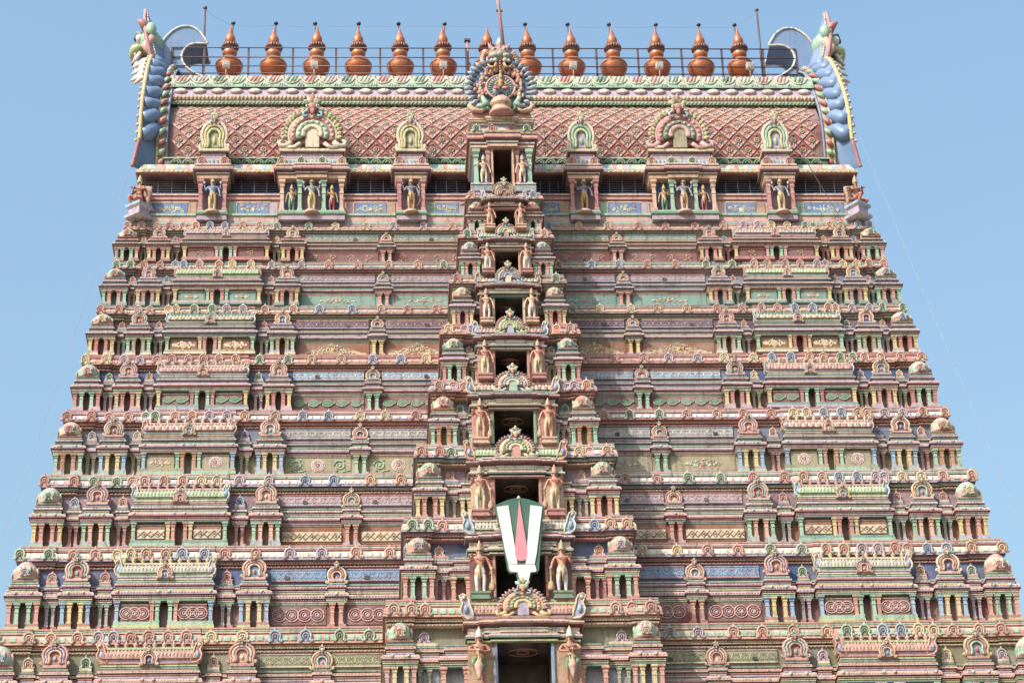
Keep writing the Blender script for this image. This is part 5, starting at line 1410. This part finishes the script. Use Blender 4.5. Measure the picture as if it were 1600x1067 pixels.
for z in (.58, .98, 1.46, 1.98):
    link('rail', MB().bar((rx[0], -.05, z), (rx[-1], -.05, z), .03, C['iron'], 6).mesh('rail', GLOSS), rl)
mast = link('mast', None, None, (.95, 95.3, ZR-.3)); tag(mast, 'tall pink metal mast rising above the middle of the ridge', 'mast')
link('pole', MB().bar((0, 0, 0), (-.28, 0, 2.6), .11, C['rose'], 8).bar((-.26, 0, 2.5), (-.62, 0, 7.5), .075, C['salmon'], 8).mesh('pole'), mast)
link('bracket', MB().box(-.42, .12, -.05, .05, 2.42, 2.52, C['iron']).box(-.55, -.25, -.05, .05, 4.6, 4.68, C['iron']).mesh('bracket'), mast)
sp = link('lamp_post', None, None, (-1.02, 94.4, ZR-.5)); tag(sp, 'short pink post with dark cap left of the central gable', 'post')
link('pole', MB().bar((0, 0, 0), (0, 0, 2.45), .06, C['rose'], 6).bar((.06, 0, 1.3), (.5, .2, .05), .03, C['iron'], 5).mesh('pole'), sp); link('cap', MB().box(-.14, .14, -.1, .1, 2.45, 2.56, C['black']).mesh('cap'), sp)
for i, (x, z1) in enumerate(((-13.0, 4.35), (12.45, 4.35))):
    o = link('corner_mast', None, None, (x, 94.5, ZR-.5)); tag(o, f'slender pipe mast with knob at the {"left" if i == 0 else "right"} end of the ridge', 'mast', 'pipe masts at the ridge ends')
    link('pole', MB().bar((0, 0, 0), (0, 0, z1), .05, C['iron'], 6).mesh('pole', GLOSS), o); link('knob', MB().blob((0, 0, z1), (.1, .1, .1), C['iron'], 8, 5).mesh('knob', GLOSS), o)
# wires
def sag(a, b, s, n=16): 
    a, b = Vector(a), Vector(b); return [a.lerp(b, i/n)-Vector((0, 0, s*4*(i/n)*(1-i/n))) for i in range(n+1)]
wp = [(-13.0, 94.5, ZR+3.75)]+[(x, 95.7, ZR+3.75) for i, x in enumerate(KX) if i != 6]+[(12.45, 94.5, ZR+3.75)]
m = MB()
for a, b in zip(wp, wp[1:]): m.tube(sag(a, b, .05, 6), .008, C['grey'], 4)
tag(link('overhead_wire', m.mesh('overhead_wire', GLOSS)), 'thin wire strung between the rods above the copper finials', 'wire')
for i, (a, b) in enumerate((((-15.4, 90.2, 60.2), (-20.6, 84.2, 33)), ((14.9, 90.5, 64.5), (20.6, 84.2, 33)))):
    tag(link('hanging_cable', MB().tube(sag(a, b, .5), .008, C['grey'], 4).mesh('hanging_cable', GLOSS)), f'thin cable hanging down beside the {"left" if i == 0 else "right"} edge of the tower', 'cable', 'cables down the tower sides')
tag(link('hanging_cable', MB().tube(sag((11.1, 90.0, 64.9), (15.7, 88.5, 52.2), .25), .013, C['iron'], 5).mesh('hanging_cable', GLOSS)), 'dark cable running down over the right half of the tower', 'cable', 'cables down the tower sides')

# ------------------------------------------------------------------ green board with the white and red sacred mark
def board():
    s = 1/158.0                                   # drawing units to metres
    cx, cz = 465, 925
    T = lambda pts: [((x-cx)*s*.93, (cz-y)*s*1.06) for x, y in pts]
    arc = [(305+317*i/12, 440-48*sin(pi*i/12)) for i in range(13)]
    green = T([(305, 440)]+arc[1:-1]+[(622, 440), (602, 560), (572, 830), (560, 850), (525, 850), (512, 900), (498, 920), (470, 926), (452, 920), (438, 900), (428, 850), (392, 850), (376, 830), (345, 600)])
    y0 = YW(39.)-3.30+95
    root = link('sacred_mark_board', None, None, (.0, y0, 37.72), (1, 1, 1), (R(-3), 0, 0))
    tag(root, 'large green board with white U-shaped mark and pink drop hung before a doorway', 'sign')
    dg, wh, pk = [weather(lin(v), .9, .72) for v in ((24, 98, 78), (236, 236, 230), (224, 140, 150))]
    link('board', MB().prism(green, 0, .10, dg).mesh('board', GLOSS), root)
    for q in (1, -1):
        arm = [(322, 450), (396, 440), (440, 800), (385, 800), (370, 740)]
        if q < 0: arm = [(2*cx-x, y) for x, y in arm]
        link('white_arm', MB().prism(T(arm), -.05, -.002, wh).mesh('white_arm', GLOSS), root)
    link('white_foot', MB().prism(T([(383, 803), (547, 803), (556, 838), (548, 846), (518, 848), (502, 905), (490, 915), (468, 917), (455, 905), (438, 848), (398, 846), (390, 838)]), -.05, -.002, wh).mesh('white_foot', GLOSS), root)
    drop = [(465, 398)]+[(465+38*w_, y) for w_, y in ((.22, 470), (.45, 540), (.70, 610), (.90, 670), (1, 720), (.95, 750), (.75, 770), (.40, 780))]
    drop += [(2*cx-x, y) for x, y in drop[:0:-1]]
    link('pink_drop', MB().prism(T(drop), -.06, -.002, pk).mesh('pink_drop', GLOSS), root)
    tm_ = MB()
    for sg in (-1, 1): tm_.bar((sg*.6, .06, 2.6), (sg*.6, .75, 2.75), .03, C['iron'], 5)
    link('bracket', tm_.mesh('bracket', GLOSS), root)
board()
